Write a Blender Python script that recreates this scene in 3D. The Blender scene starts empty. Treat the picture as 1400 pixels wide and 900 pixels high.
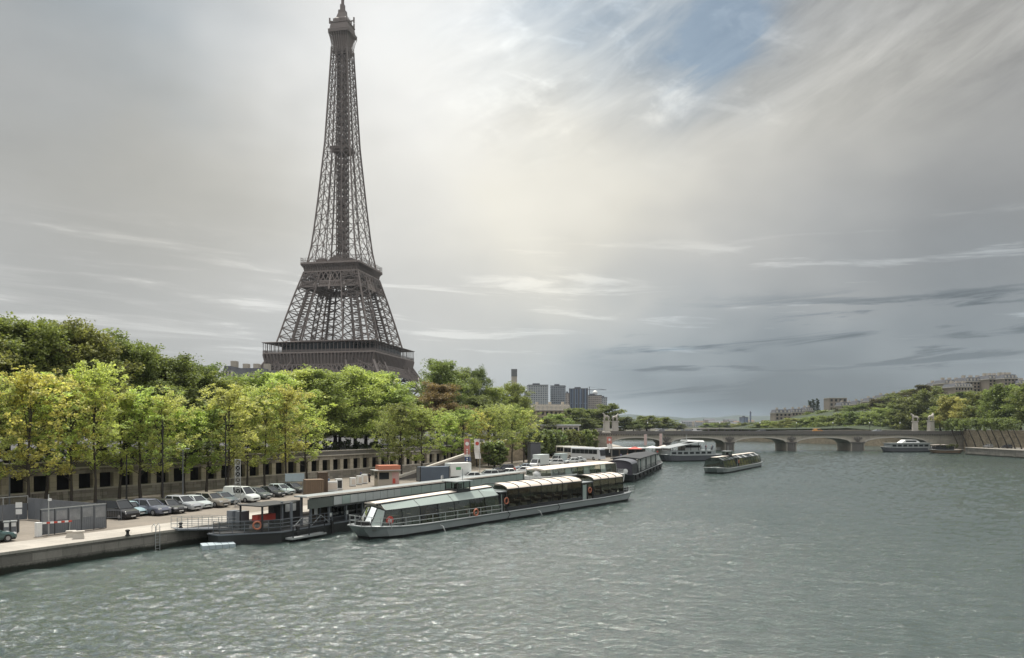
import bpy, math, random
import numpy as np
from mathutils import Vector, Matrix
R = math.radians
S = bpy.context.scene
COL = S.collection

# ------------------------------------------------------------------ camera, sky, sun, exposure
CAM_H, HOR, FPX = 11.2, 583.0, 1040.0
cam_d = bpy.data.cameras.new('camera'); cam = bpy.data.objects.new('camera', cam_d); COL.objects.link(cam)
cam.location = (0, 0, CAM_H); cam.rotation_euler = (R(90), 0, 0)
cam_d.sensor_width = 36; cam_d.lens = 36 * FPX / 1400; cam_d.shift_y = (HOR - 450) / 1400
cam_d.clip_start = .5; cam_d.clip_end = 20000
S.camera = cam
S.view_settings.view_transform = 'Standard'; S.view_settings.look = 'None'
S.view_settings.gamma = 1; S.view_settings.use_curve_mapping = False
S.view_settings.exposure = 0.25
S.render.engine = 'CYCLES'
S.cycles.use_denoising = True
S.cycles.max_bounces = 8; S.cycles.transparent_max_bounces = 16; S.cycles.volume_bounces = 0
S.cycles.caustics_reflective = False; S.cycles.caustics_refractive = False
SUN_AZ, SUN_EL = -16.0, 68.0          # degrees to the right of +Y, above the horizon

class E:
    """arithmetic on shader sockets"""
    nt = None
    def __init__(s, v): s.v = v
    @staticmethod
    def m(op, *a):
        n = E.nt.nodes.new('ShaderNodeMath'); n.operation = op
        for i, x in enumerate(a):
            x = x.v if isinstance(x, E) else x
            if isinstance(x, (int, float)): n.inputs[i].default_value = x
            else: E.nt.links.new(x, n.inputs[i])
        return E(n.outputs[0])
    def __add__(s, o): return E.m('ADD', s, o)
    __radd__ = __add__
    def __sub__(s, o): return E.m('SUBTRACT', s, o)
    def __rsub__(s, o): return E.m('SUBTRACT', o, s)
    def __mul__(s, o): return E.m('MULTIPLY', s, o)
    __rmul__ = __mul__
    def __truediv__(s, o): return E.m('DIVIDE', s, o)
    def clamp(s, a=0., b=1.): return E.m('MAXIMUM', E.m('MINIMUM', s, b), a)
    def step(s, a, b):
        n = E.nt.nodes.new('ShaderNodeMapRange'); n.interpolation_type = 'SMOOTHSTEP'
        E.nt.links.new(s.v, n.inputs[0]); n.inputs[1].default_value = a; n.inputs[2].default_value = b
        return E(n.outputs[0])

def vec(nt, x, y, z):
    n = nt.nodes.new('ShaderNodeCombineXYZ')
    for i, q in enumerate((x, y, z)):
        q = q.v if isinstance(q, E) else q
        if isinstance(q, (int, float)): n.inputs[i].default_value = q
        else: nt.links.new(q, n.inputs[i])
    return n.outputs[0]
def noise(nt, v, scale, detail=4, rough=.5, dist=0.):
    n = nt.nodes.new('ShaderNodeTexNoise')
    if v is not None: nt.links.new(v, n.inputs['Vector'])
    n.inputs['Scale'].default_value = scale; n.inputs['Detail'].default_value = detail
    n.inputs['Roughness'].default_value = rough; n.inputs['Distortion'].default_value = dist
    return E(n.outputs['Fac'])
def mixc(nt, f, a, b, mode='MIX'):
    n = nt.nodes.new('ShaderNodeMix'); n.data_type = 'RGBA'; n.blend_type = mode
    for k, x in ((0, f), (6, a), (7, b)):
        x = x.v if isinstance(x, E) else x
        if isinstance(x, (int, float)): n.inputs[k].default_value = x
        elif isinstance(x, (tuple, list)): n.inputs[k].default_value = (*x[:3], 1)
        else: nt.links.new(x, n.inputs[k])
    return n.outputs[2]

def build_world():
    w = bpy.data.worlds.new('World'); S.world = w; w.use_nodes = True
    nt = w.node_tree; nt.nodes.clear(); E.nt = nt
    out = nt.nodes.new('ShaderNodeOutputWorld'); bg = nt.nodes.new('ShaderNodeBackground')
    bg.inputs[1].default_value = .1
    nt.links.new(bg.outputs[0], out.inputs[0])
    sky = nt.nodes.new('ShaderNodeTexSky'); sky.sky_type = 'NISHITA'; sky.sun_disc = False
    sky.sun_elevation = R(SUN_EL); sky.sun_rotation = R(SUN_AZ); sky.air_density = 1; sky.dust_density = 1.5
    tc = nt.nodes.new('ShaderNodeTexCoord'); sp = nt.nodes.new('ShaderNodeSeparateXYZ')
    nt.links.new(tc.outputs['Generated'], sp.inputs[0])
    x, y, z = (E(sp.outputs[i]) for i in range(3))
    az = E.m('ARCTAN2', x, y) * 57.29578
    el = E.m('ARCSINE', z.clamp(-1, 1)) * 57.29578
    # slow wandering so no cloud edge is a clean ellipse
    wv = vec(nt, az * .06, el * .10, 0.)
    w1 = noise(nt, wv, 1., 3, .55) - .5
    w2 = noise(nt, vec(nt, az * .06 + 31., el * .10, 4.), 1., 3, .55) - .5
    azw, elw = az + w1 * 16., el + w2 * 9.
    def g(a, e, sa, se, amp, rot=0., warp=True):
        A, B = (azw, elw) if warp else (az, el)
        A, B = A - a, B - e
        if rot:
            c, s_ = math.cos(R(rot)), math.sin(R(rot))
            A, B = A * c + B * s_, B * c - A * s_
        A, B = A / sa, B / se
        return E.m('EXPONENT', (A * A + B * B) * -1.) * amp
    L = (g(-6, 25, 17, 15, .27) + g(-6, 28, 10, 12, .16) + g(3, 14, 8, 8, .12) + g(16, 20, 16, 3.6, .10, 18) + g(-24, 13, 14, 6, .03)
         + g(33, 11, 14, 7, -.16) + g(34, 19, 8, 5, -.06) + g(21, 2.6, 19, 4.4, -.31) + g(-27, 17, 10, 11, -.09) + g(10, .2, 13, 1.7, .17, 0, False) + g(-12, 5, 14, 5, .02) + g(-30, 29, 10, 6, -.05) + .395)
    cool = (g(20, 2.5, 20, 5., 1.05) + g(34, 9, 12, 5, .25) + g(-28, 27, 10, 7, .45) + g(8, 28, 12, 6, .35)).clamp()
    warm = (g(3, 15, 10, 10, 1.) + g(22, 21, 14, 5, .6, 15) + g(-24, 16, 12, 7, .75) + g(-6, 20, 20, 10, .1)).clamp()
    L = L + el.step(30., 56.) * .68 + E.m('ABSOLUTE', az).step(60., 120.) * el.step(12., 30.) * .42 - E.m('ABSOLUTE', az).step(60., 110.) * (1. - el.step(4., 14.)) * .2  # added sky brightness overhead and behind the camera, out of view, fills shadows
    big = noise(nt, vec(nt, az * .045 + 7., el * .09, 1.), 1., 5, .55)
    L = L + (big - .5) * .16
    # high cirrus combed along a diagonal
    cv = vec(nt, az * .05 + el * .10, el * .30 - az * .15, 3.)
    cir = noise(nt, cv, 1.3, 9, .64, .35)
    high = el.step(17., 24.) * az.step(-12., 4.)
    L = L + (cir - .5) * high * .46
    fine = noise(nt, vec(nt, az * .20 + el * .1, el * .42, 8.), 1., 9, .64, .45)
    L = L + (fine - .5).step(-.02, .22) * high * az.step(-8., 0.) * (1. - az.step(15., 24.)) * .17 - high * .05 + (fine - .5) * .03
    # flat bands near the horizon, light and dark
    bv = vec(nt, az * .07 + el * .02 + 2., el * .80 + az * .03, 5.)
    band = noise(nt, bv, 1., 9, .62, .5)
    low = el.step(3., 6.) * (1. - el.step(11., 15.))
    L = L + band.step(.55, .68) * low * .16
    L = L + band.step(.45, .62) * low * (1. - az.step(-22., -10.)) * .07
    bv2 = vec(nt, az * .07 + 13., el * .75 - az * .03, 9.)
    dark = noise(nt, bv2, 1., 8, .6, .5).step(.52, .66) * el.step(1.2, 3.) * (1. - el.step(7.5, 10.)) * az.step(3., 12.)
    L = L - dark * .19
    cool = (cool + dark * .5).clamp()
    L = L.clamp(.10, 1.4)
    tint = mixc(nt, warm, (1.0, .995, .97), (1.045, 1.0, .88))
    tint = mixc(nt, cool, tint, (.78, .97, 1.12))
    cloud = nt.nodes.new('ShaderNodeVectorMath'); cloud.operation = 'SCALE'
    nt.links.new(tint, cloud.inputs[0]); nt.links.new((L * 10.).v, cloud.inputs[3])
    # one gap of blue sky
    gap = (g(15.5, 27.5, 5.0, 2.5, 1.25, 40) + g(6, 28., 9, 3., .42)) * (1.75 - cir * 2.1)
    gap = gap.clamp(0, .56)
    blue = nt.nodes.new('ShaderNodeVectorMath'); blue.operation = 'MULTIPLY'
    nt.links.new(sky.outputs[0], blue.inputs[0]); blue.inputs[1].default_value = (.62, .76, .74)
    gap = (gap + .04).clamp()
    col = mixc(nt, gap, cloud.outputs[0], blue.outputs[0])
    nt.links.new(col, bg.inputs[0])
build_world()

sd = bpy.data.lights.new('sun', 'SUN'); sun = bpy.data.objects.new('sun', sd); COL.objects.link(sun)
sd.energy = 3.9; sd.angle = R(5); sd.color = (1, .95, .86)
_a, _e = R(SUN_AZ), R(SUN_EL)
SUN_DIR = Vector((math.sin(_a) * math.cos(_e), math.cos(_a) * math.cos(_e), math.sin(_e)))
sun.rotation_euler = SUN_DIR.to_track_quat('Z', 'Y').to_euler(); sun.location = SUN_DIR * 900

# ------------------------------------------------------------------ helpers
def tag(o, label=None, cat=None, group=None, kind=None):
    if label: o['label'] = label
    if cat: o['category'] = cat
    if group: o['group'] = group
    if kind: o['kind'] = kind
    return o
def empty(name, loc, rz=0., label=None, cat=None, group=None):
    o = bpy.data.objects.new(name, None); COL.objects.link(o)
    o.empty_display_size = .3
    o.location = loc; o.rotation_euler = (0, 0, rz)
    return tag(o, label, cat, group)
def copy_tree(o, loc=None, rz=None, label=None, group=None, scale=None):
    def rec(src, parent):
        c = src.copy(); COL.objects.link(c); c.parent = parent
        for ch in KIDS.get(src.name, []):
            k = rec(ch, c); KIDS.setdefault(c.name, []).append(k)
        return c
    c = rec(o, None)
    if loc is not None: c.location = loc
    if rz is not None: c.rotation_euler = (0, 0, rz)
    if label: c['label'] = label
    if group: c['group'] = group
    if scale is not None: c.scale = scale
    return c
KIDS = {}
def at(px, py, z=0.):
    """ground point seen at picture position (1400 x 900) at height z"""
    Y = (CAM_H - z) * FPX / (py - HOR)
    return ((px - 700) / FPX * Y, Y)
def atY(px, Y): return (px - 700) / FPX * Y
def zat(py, Y): return CAM_H + (HOR - py) * Y / FPX

class MB:
    def __init__(s): s.v = []; s.f = []
    def add(s, vs, fs):
        b = len(s.v); s.v += [tuple(p) for p in vs]; s.f += [tuple(b + i for i in f) for f in fs]; return s
    def box(s, x0, x1, y0, y1, z0, z1):
        v = [(x, y, z) for z in (z0, z1) for x, y in ((x0, y0), (x1, y0), (x1, y1), (x0, y1))]
        return s.add(v, [(3, 2, 1, 0), (4, 5, 6, 7), (0, 1, 5, 4), (1, 2, 6, 5), (2, 3, 7, 6), (3, 0, 4, 7)])
    def bar(s, p, q, w, h=None, up=(0, 0, 1)):
        p, q = Vector(p), Vector(q); d = q - p
        if d.length < 1e-6: return s
        d.normalize(); u = Vector(up)
        if abs(d.dot(u)) > .98: u = Vector((1, 0, 0))
        a = d.cross(u).normalized() * w * .5; b = a.cross(d).normalized() * (h or w) * .5
        v = [c + i * a + j * b for c in (p, q) for i, j in ((-1, -1), (1, -1), (1, 1), (-1, 1))]
        return s.add(v, [(0, 1, 2, 3), (7, 6, 5, 4), (0, 4, 5, 1), (1, 5, 6, 2), (2, 6, 7, 3), (3, 7, 4, 0)])
    def ring(s, c, d, r, n):
        d = Vector(d).normalized(); u = Vector((0, 0, 1)) if abs(d.z) < .95 else Vector((1, 0, 0))
        a = d.cross(u).normalized(); b = a.cross(d)
        return [Vector(c) + r * (math.cos(t) * a + math.sin(t) * b) for t in (2 * math.pi * k / n for k in range(n))]
    def loft(s, rings, cap=True, closed=True):
        n = len(rings[0]); b = len(s.v)
        for r in rings: s.v += [tuple(p) for p in r]
        m = n if closed else n - 1
        for i in range(len(rings) - 1):
            for k in range(m):
                s.f.append((b + i * n + k, b + i * n + (k + 1) % n, b + (i + 1) * n + (k + 1) % n, b + (i + 1) * n + k))
        if cap:
            s.f.append(tuple(b + k for k in reversed(range(n)))); s.f.append(tuple(b + (len(rings) - 1) * n + k for k in range(n)))
        return s
    def path(s, pts, rad, n=6):
        pts = [Vector(p) for p in pts]; rs = rad if isinstance(rad, (list, tuple)) else [rad] * len(pts)
        rings = []
        for i, p in enumerate(pts):
            d = (pts[min(i + 1, len(pts) - 1)] - pts[max(i - 1, 0)])
            rings.append(s.ring(p, d, rs[i], n))
        return s.loft(rings)
    def tube(s, p, q, r0, r1=None, n=8): return s.path([p, q], [r0, r0 if r1 is None else r1], n)
    def lathe(s, prof, n=12, c=(0, 0, 0)):
        return s.loft([[(c[0] + r * math.cos(t), c[1] + r * math.sin(t), c[2] + z) for t in (2 * math.pi * k / n for k in range(n))] for r, z in prof])
    def prism(s, poly, z0, z1):
        return s.loft([[(x, y, z0) for x, y in poly], [(x, y, z1) for x, y in poly]])
    def strip(s, a, b):
        """quads between two equal point rows"""
        n = len(a); return s.add(list(a) + list(b), [(i, i + 1, n + i + 1, n + i) for i in range(n - 1)])
    def torus(s, c, axis, r, t, n=16, k=6):
        d = Vector(axis).normalized(); u = Vector((0, 0, 1)) if abs(d.z) < .95 else Vector((1, 0, 0))
        a = d.cross(u).normalized(); b = a.cross(d); V = []; F = []
        for i in range(n):
            e = math.cos(2 * math.pi * i / n) * a + math.sin(2 * math.pi * i / n) * b
            for j in range(k):
                q = 2 * math.pi * j / k; V.append(Vector(c) + e * (r + t * math.cos(q)) + d * t * math.sin(q))
        for i in range(n):
            for j in range(k): F.append((i * k + j, ((i + 1) % n) * k + j, ((i + 1) % n) * k + (j + 1) % k, i * k + (j + 1) % k))
        return s.add(V, F)
    def build(s, name, mat, parent=None, smooth=False, bevel=0.):
        me = bpy.data.meshes.new(name); me.from_pydata(s.v, [], s.f)
        if mat: me.materials.append(mat)
        if smooth: me.polygons.foreach_set('use_smooth', [True] * len(me.polygons))
        o = bpy.data.objects.new(name, me); COL.objects.link(o)
        if parent is not None: o.parent = parent; KIDS.setdefault(parent.name, []).append(o)
        if bevel:
            m = o.modifiers.new('bevel', 'BEVEL'); m.width = bevel; m.segments = 2; m.limit_method = 'ANGLE'
        return o

# ------------------------------------------------------------------ materials
MATS = {}
def material(name):
    m = bpy.data.materials.new(name); m.use_nodes = True; nt = m.node_tree; nt.nodes.clear(); E.nt = nt
    out = nt.nodes.new('ShaderNodeOutputMaterial'); MATS[name] = m
    return m, nt, out
def pbsdf(nt, out, col=(.5, .5, .5), rough=.6, metal=0., spec=.5):
    b = nt.nodes.new('ShaderNodeBsdfPrincipled')
    b.inputs['Base Color'].default_value = (*col, 1); b.inputs['Roughness'].default_value = rough
    b.inputs['Metallic'].default_value = metal; b.inputs['Specular IOR Level'].default_value = spec
    nt.links.new(b.outputs[0], out.inputs[0]); return b
def objco(nt, which='Object'):
    return nt.nodes.new('ShaderNodeTexCoord').outputs[which]
def worldco(nt): return nt.nodes.new('ShaderNodeNewGeometry').outputs['Position']
def bump(nt, b, h, strength=.3, dist=.1):
    n = nt.nodes.new('ShaderNodeBump'); n.inputs['Strength'].default_value = strength; n.inputs['Distance'].default_value = dist
    nt.links.new(h.v if isinstance(h, E) else h, n.inputs['Height']); nt.links.new(n.outputs[0], b.inputs['Normal']); return n
def paint(name, col, rough=.5, metal=0., var=.18, scale=1.2, spec=.5, grime=0., grime_col=(.05, .045, .04), bmp=0., streak=1.):
    """a surface with slow tone variation, speckle and optional grime streaks"""
    m, nt, out = material(name); b = pbsdf(nt, out, col, rough, metal, spec)
    p = worldco(nt); mp = nt.nodes.new('ShaderNodeMapping'); mp.inputs['Scale'].default_value = (1, 1, 1. / streak)
    nt.links.new(p, mp.inputs[0])
    n1 = noise(nt, mp.outputs[0], scale, 6, .6); n2 = noise(nt, p, scale * 9, 3, .6)
    v = 1. + (n1 - .5) * (2.4 * var) + (n2 - .5) * var
    base = mixc(nt, 1., (*col, 1), vec(nt, v, v, v), 'MULTIPLY')
    if grime:
        gm = noise(nt, mp.outputs[0], scale * 1.9, 7, .65).step(.56, .74) * grime
        base = mixc(nt, gm, base, grime_col)
    nt.links.new(base, b.inputs['Base Color'])
    nt.links.new((n1 * .25 + (rough - .12)).clamp(.03, 1).v, b.inputs['Roughness'])
    if bmp: bump(nt, b, n2 + n1 * .7, bmp, .06)
    return m
def stone(name, col, bw=1.4, bh=.55, rough=.85, mortar=.55, var=.25, grime=.6, wet=None, bmp=.4, grime_col=(.045, .042, .036), top=False):
    """coursed blocks laid by world height and distance along the face, with water stains"""
    m, nt, out = material(name); b = pbsdf(nt, out, col, rough)
    g = nt.nodes.new('ShaderNodeNewGeometry'); sp = nt.nodes.new('ShaderNodeSeparateXYZ'); nt.links.new(g.outputs['Position'], sp.inputs[0])
    x, y, z = (E(sp.outputs[i]) for i in range(3))
    along = x * .49 + y * .872
    br = nt.nodes.new('ShaderNodeTexBrick'); nt.links.new(vec(nt, along, (x * .872 - y * .49) if top else z, 0.), br.inputs['Vector'])
    br.inputs['Scale'].default_value = 1; br.inputs['Brick Width'].default_value = bw; br.inputs['Row Height'].default_value = bh
    br.inputs['Mortar Size'].default_value = .018; br.inputs['Mortar Smooth'].default_value = .3; br.inputs['Bias'].default_value = 0
    c = Vector(col)
    br.inputs['Color1'].default_value = (*(c * (1 + var)), 1); br.inputs['Color2'].default_value = (*(c * (1 - var)), 1); br.inputs['Mortar'].default_value = (*(c * mortar), 1)
    n1 = noise(nt, vec(nt, along * .35, along * .1, z * .25), 1., 7, .65); n2 = noise(nt, g.outputs['Position'], 6., 4, .65)
    v = .6 + n1 * .6 + (n2 - .5) * .35
    base = mixc(nt, 1., br.outputs[0], vec(nt, v, v, v), 'MULTIPLY')
    st = noise(nt, g.outputs['Position'] if top else vec(nt, along * .9, 3., z * .12), .35 if top else 1., 7, .7).step(.5, .68) * grime
    base = mixc(nt, st, base, grime_col)
    if wet is not None:
        wl = (z + (n2 - .5) * .35 + (n1 - .5) * .5)
        base = mixc(nt, 1. - wl.step(wet - .12, wet + .22), base, (.014, .017, .010))
    nt.links.new(base, b.inputs['Base Color'])
    bump(nt, b, E(br.outputs['Fac']) * -.5 + n2 * .5, bmp, .05)
    return m
def tinted(name, rough=.35, metal=0., var=.08, coat=0.):
    """paint whose colour is the object's own colour"""
    m, nt, out = material(name); b = pbsdf(nt, out, (.5, .5, .5), rough, metal)
    oi = nt.nodes.new('ShaderNodeObjectInfo'); n1 = noise(nt, worldco(nt), 2.2, 5, .6)
    v = 1. + (n1 - .5) * (2.5 * var)
    nt.links.new(mixc(nt, 1., oi.outputs['Color'], vec(nt, v, v, v), 'MULTIPLY'), b.inputs['Base Color'])
    b.inputs['Coat Weight'].default_value = coat; b.inputs['Coat Roughness'].default_value = .08
    return m
def leafmat(name, trans=.5):
    m, nt, out = material(name)
    oi = nt.nodes.new('ShaderNodeObjectInfo'); g = nt.nodes.new('ShaderNodeNewGeometry')
    rnd = E(g.outputs['Random Per Island'])
    cl = noise(nt, objco(nt), .45, 3, .6)
    v = .50 + rnd * .75 + (cl - .5) * 1.1
    c = mixc(nt, 1., oi.outputs['Color'], vec(nt, v, v, v), 'MULTIPLY')
    c = mixc(nt, (cl.step(.45, .75) * .35 + (rnd - .8).clamp() * 1.2).clamp(), c, mixc(nt, 1., c, (1.12, 1.08, .75), 'MULTIPLY'))
    d = nt.nodes.new('ShaderNodeBsdfDiffuse'); t = nt.nodes.new('ShaderNodeBsdfTranslucent'); gl = nt.nodes.new('ShaderNodeBsdfGlossy')
    gl.inputs['Roughness'].default_value = .5; gl.inputs['Color'].default_value = (.6, .65, .6, 1)
    nt.links.new(c, d.inputs[0]); nt.links.new(mixc(nt, 1., c, (1.12, 1.15, .7), 'MULTIPLY'), t.inputs[0])
    mx = nt.nodes.new('ShaderNodeMixShader'); mx.inputs[0].default_value = trans
    nt.links.new(d.outputs[0], mx.inputs[1]); nt.links.new(t.outputs[0], mx.inputs[2])
    m2 = nt.nodes.new('ShaderNodeMixShader'); m2.inputs[0].default_value = .05
    nt.links.new(mx.outputs[0], m2.inputs[1]); nt.links.new(gl.outputs[0], m2.inputs[2])
    nt.links.new(m2.outputs[0], out.inputs[0]); return m
def glass(name, tint=(.5, .6, .55), clear=.6, rough=.02, sky_sheen=0.):
    """thin window glass: tinted see-through with a fresnel reflection"""
    m, nt, out = material(name)
    tr = nt.nodes.new('ShaderNodeBsdfTransparent'); tr.inputs[0].default_value = (*[c * clear for c in tint], 1)
    gl = nt.nodes.new('ShaderNodeBsdfGlossy'); gl.inputs['Roughness'].default_value = rough; gl.inputs['Color'].default_value = (.92, .96, .95, 1)
    n = noise(nt, worldco(nt), .9, 2, .5); bp = nt.nodes.new('ShaderNodeBump'); bp.inputs['Strength'].default_value = .04; bp.inputs['Distance'].default_value = .1
    nt.links.new(n.v, bp.inputs['Height']); nt.links.new(bp.outputs[0], gl.inputs['Normal'])
    fr = nt.nodes.new('ShaderNodeFresnel'); fr.inputs[0].default_value = 1.6
    f = (E(fr.outputs[0]) * 1.05 + .01).clamp(0, .95)
    mx = nt.nodes.new('ShaderNodeMixShader'); nt.links.new(f.v, mx.inputs[0])
    nt.links.new(tr.outputs[0], mx.inputs[1]); nt.links.new(gl.outputs[0], mx.inputs[2])
    if sky_sheen:  # diffuse tint stands in for bright sky reflected in the glass
        df = nt.nodes.new('ShaderNodeBsdfDiffuse'); df.inputs[0].default_value = (*tint, 1); m3 = nt.nodes.new('ShaderNodeMixShader'); m3.inputs[0].default_value = sky_sheen
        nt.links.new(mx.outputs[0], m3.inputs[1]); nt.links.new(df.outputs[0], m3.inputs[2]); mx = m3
    nt.links.new(mx.outputs[0], out.inputs[0])
    return m

def water_mat():
    m, nt, out = material('river_water'); b = pbsdf(nt, out, (.04, .05, .045), .085); b.inputs['IOR'].default_value = 1.68
    p = worldco(nt)
    def mp(sx, sy, rz):
        k = nt.nodes.new('ShaderNodeMapping'); k.inputs['Scale'].default_value = (sx, sy, 1); k.inputs['Rotation'].default_value = (0, 0, R(rz)); nt.links.new(p, k.inputs[0]); return k.outputs[0]
    d = noise(nt, mp(3.0, 6.0, 20), 1., 4, .7, .5); c = noise(nt, mp(.8, 1.6, -14), 1., 3, .6, .8)
    gust = noise(nt, mp(.018, .034, 20), 1., 4, .55)
    bump(nt, b, c * .22 + d * (.13 + gust * .14), 1., .45)
    nt.links.new(mixc(nt, gust, (.022, .043, .032), (.058, .078, .077)), b.inputs['Base Color'])
    return m

M = {}
def mk():
    M['water'] = water_mat()
    M['quay_stone'] = stone('quay_stone', (.23, .215, .19), 2.4, .62, wet=.42, grime=.45)
    M['wall_stone'] = stone('wall_stone', (.33, .305, .265), 1.5, .5, grime=.75)
    M['pillar_stone'] = stone('pillar_stone', (.52, .47, .38), 3, .7, grime=.3, var=.12)
    M['tan_stone'] = stone('tan_stone', (.33, .27, .19), 1.2, .45, grime=.5)
    M['bridge_stone'] = stone('bridge_stone', (.44, .40, .34), 1.8, .6, grime=.35, var=.12)
    M['pale_stone'] = paint('pale_stone', (.48, .45, .40), .8, 0, .16, .8, grime=.4, grime_col=(.16, .15, .13))
    M['dark_stone'] = paint('dark_stone', (.15, .14, .13), .85, 0, .2, .6)
    M['coping'] = stone('coping', (.40, .37, .325), 2.2, 1.15, var=.08, mortar=.6, grime=.45, grime_col=(.21, .195, .165), bmp=.2, top=True)
    M['parking'] = paint('parking', (.20, .175, .145), .9, 0, .34, .30, grime=.75, grime_col=(.09, .085, .08), bmp=.3)
    M['asphalt'] = paint('asphalt', (.06, .06, .062), .85, 0, .2, .3, bmp=.2)
    M['soil'] = paint('soil', (.07, .065, .04), .95, 0, .3, .2)
    M['hill_green'] = paint('hill_green', (.030, .045, .018), .95, 0, .5, .12)
    M['far_hill'] = paint('far_hill', (.045, .065, .06), .95, 0, .45, .012)
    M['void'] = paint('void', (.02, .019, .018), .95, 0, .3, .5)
    M['iron'] = paint('iron', (.172, .143, .131), .6, 0, .16, .12)
    M['iron_pale'] = paint('iron_pale', (.245, .206, .188), .6, 0, .12, .1)
    M['bark'] = paint('bark', (.055, .046, .037), .9, 0, .3, 3., bmp=.4)
    M['leaf'] = leafmat('leaf')
    M['leaf_dense'] = leafmat('leaf_dense', .42)
    M['paint'] = tinted('vehicle_paint', .32, 0, .05, .35)
    M['flat'] = tinted('matte_paint', .7)
    M['black'] = paint('black_rubber', (.018, .018, .018), .7)
    M['rim'] = paint('wheel_rim', (.35, .35, .36), .35, .6)
    M['car_glass'] = paint('car_glass', (.02, .024, .028), .06, 0, .1)
    M['lamp_glass'] = paint('lamp_glass', (.75, .77, .78), .15)
    M['dark_steel'] = paint('dark_steel', (.026, .028, .031), .55, .1, .2, 1., grime=.3, grime_col=(.10, .085, .07))
    M['grey_steel'] = paint('grey_steel', (.17, .185, .205), .45, .2, .2, .9, grime=.4, grime_col=(.08, .08, .08))
    M['pale_steel'] = paint('pale_steel', (.42, .44, .44), .4, .3, .12, 1.)
    M['white'] = paint('white_paint', (.74, .75, .74), .4, 0, .06, .8, grime=.25, grime_col=(.4, .39, .36))
    M['cream'] = paint('cream_roof', (.66, .59, .52), .55, 0, .08, .5, grime=.3, grime_col=(.45, .40, .34))
    M['hull_grey'] = paint('hull_grey', (.30, .325, .33), .38, 0, .10, .45, grime=.3, grime_col=(.16, .165, .16))
    M['antifoul'] = paint('antifoul', (.02, .022, .022), .6)
    M['glass'] = glass('window_glass', (.62, .72, .66), .62, .02, .05)
    M['glass_green'] = glass('pale_green_glass', (.70, .82, .77), .75, .02, .40)  # green glass, its paleness partly sky reflection put into the diffuse colour
    M['glass_dark'] = glass('tinted_glass', (.52, .52, .44), .80)
    M['interior'] = paint('cabin_interior', (.10, .085, .065), .8, 0, .4, .8)
    M['wood'] = paint('crate_wood', (.17, .12, .08), .8, 0, .25, 2.)
    M['red'] = paint('red_paint', (.50, .07, .05), .5, 0, .1, 2.)
    M['orange'] = paint('orange_paint', (.48, .17, .10), .55, 0, .1, 1.)
    M['blue'] = paint('blue_paint', (.035, .06, .16), .5)
    M['slate'] = paint('slate', (.10, .105, .12), .7, 0, .25, .5)
    M['facade'] = paint('facade_stone', (.42, .38, .32), .85, 0, .14, .2, grime=.3, grime_col=(.2, .18, .15))
    M['haze'] = None
mk()
# ------------------------------------------------------------------ the setting: river, quays, ground
def lerp2(pts, ext): return [(x, y, z) for x, y, z in pts]
UQ, UN = Vector((.49, .872)), Vector((-.872, .49))      # along the left quay, and inland from it
QUAY = [(-82.9, -20.7), (-38.8, 57.7), (-30.8, 71.9), (-5.4, 117), (15.4, 154), (33, 206), (46, 265), (51, 335), (55, 430), (38, 540), (-40, 720), (-400, 900)]
WALL = [(-119, -18), (-60.6, 90), (-28.7, 149), (-12, 180), (2, 215), (22, 275), (38, 325), (44, 430), (26, 540), (-50, 715), (-400, 880)]
WZ = [5.9, 5.9, 5.9, 6.0, 6.9, 8.0, 8.6, 8.6, 8.0, 7., 6.]

o = MB().add([(-4000, -400, -.3), (4000, -400, -.3), (4000, 3800, -.3), (-4000, 3800, -.3)], [(0, 1, 2, 3)]).build('river_bed_water', M['water']); tag(o, kind='structure')
def waves():
    """the rippled river surface: many small wind waves added up"""
    ys = [18.]
    while ys[-1] < 560: ys.append(ys[-1] + min(1.0, max(.12, .00080 * ys[-1] ** 1.35)))
    ys = np.array(ys); nx = 720; u = np.linspace(-1, 1, nx)
    Y = np.repeat(ys[:, None], nx, 1); X = u[None, :] * (Y * .80 + 14)
    rng = np.random.default_rng(12); H = np.zeros_like(X)
    g1 = .5 + .5 * np.sin(X * .045 + Y * .021 + 1.3 + 1.5 * np.sin(Y * .017 + X * .008)) * np.sin(Y * .050 - X * .019 + .4 + np.sin(X * .03))
    g2 = .5 + .5 * np.sin(X * .012 - Y * .030 + 2.) * np.sin(X * .027 + Y * .011)
    lam = np.exp(np.linspace(np.log(.26), np.log(4.0), 68))
    for k, L in enumerate(lam):
        a = rng.normal(0, .62); dx, dy = math.sin(a), math.cos(a); ph = rng.uniform(0, 6.283)
        w = 2 * np.pi / L; sl = .054 if L < 1.3 else .028
        th = w * (X * dx + Y * dy) + ph + .9 * np.sin(.17 * X / L ** .5 + .11 * Y / L ** .5 + k)
        f = ((np.sin(th) + 1) * .5) ** 1.5 * 2 - .9
        H += sl / w * f * ((.45 + .95 * g1) if L < 2.4 else (.65 + .6 * g2))
    v = np.stack([X, Y, H], -1).reshape(-1, 3); ny = len(ys)
    i = (np.arange(ny - 1)[:, None] * nx + np.arange(nx - 1)[None, :]).ravel()
    q = np.stack([i, i + 1, i + nx + 1, i + nx], -1).astype(np.int32)
    me = bpy.data.meshes.new('river_water'); me.vertices.add(len(v)); me.vertices.foreach_set('co', v.astype(np.float32).ravel())
    me.loops.add(q.size); me.loops.foreach_set('vertex_index', q.ravel()); me.polygons.add(len(q))
    me.polygons.foreach_set('loop_start', np.arange(0, q.size, 4, dtype=np.int32)); me.update(calc_edges=True)
    me.polygons.foreach_set('use_smooth', np.ones(len(q), dtype=bool)); me.materials.append(M['water'])
    o = bpy.data.objects.new('river_water', me); COL.objects.link(o); tag(o, kind='structure')
waves()
q = MB(); n = len(QUAY)
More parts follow.
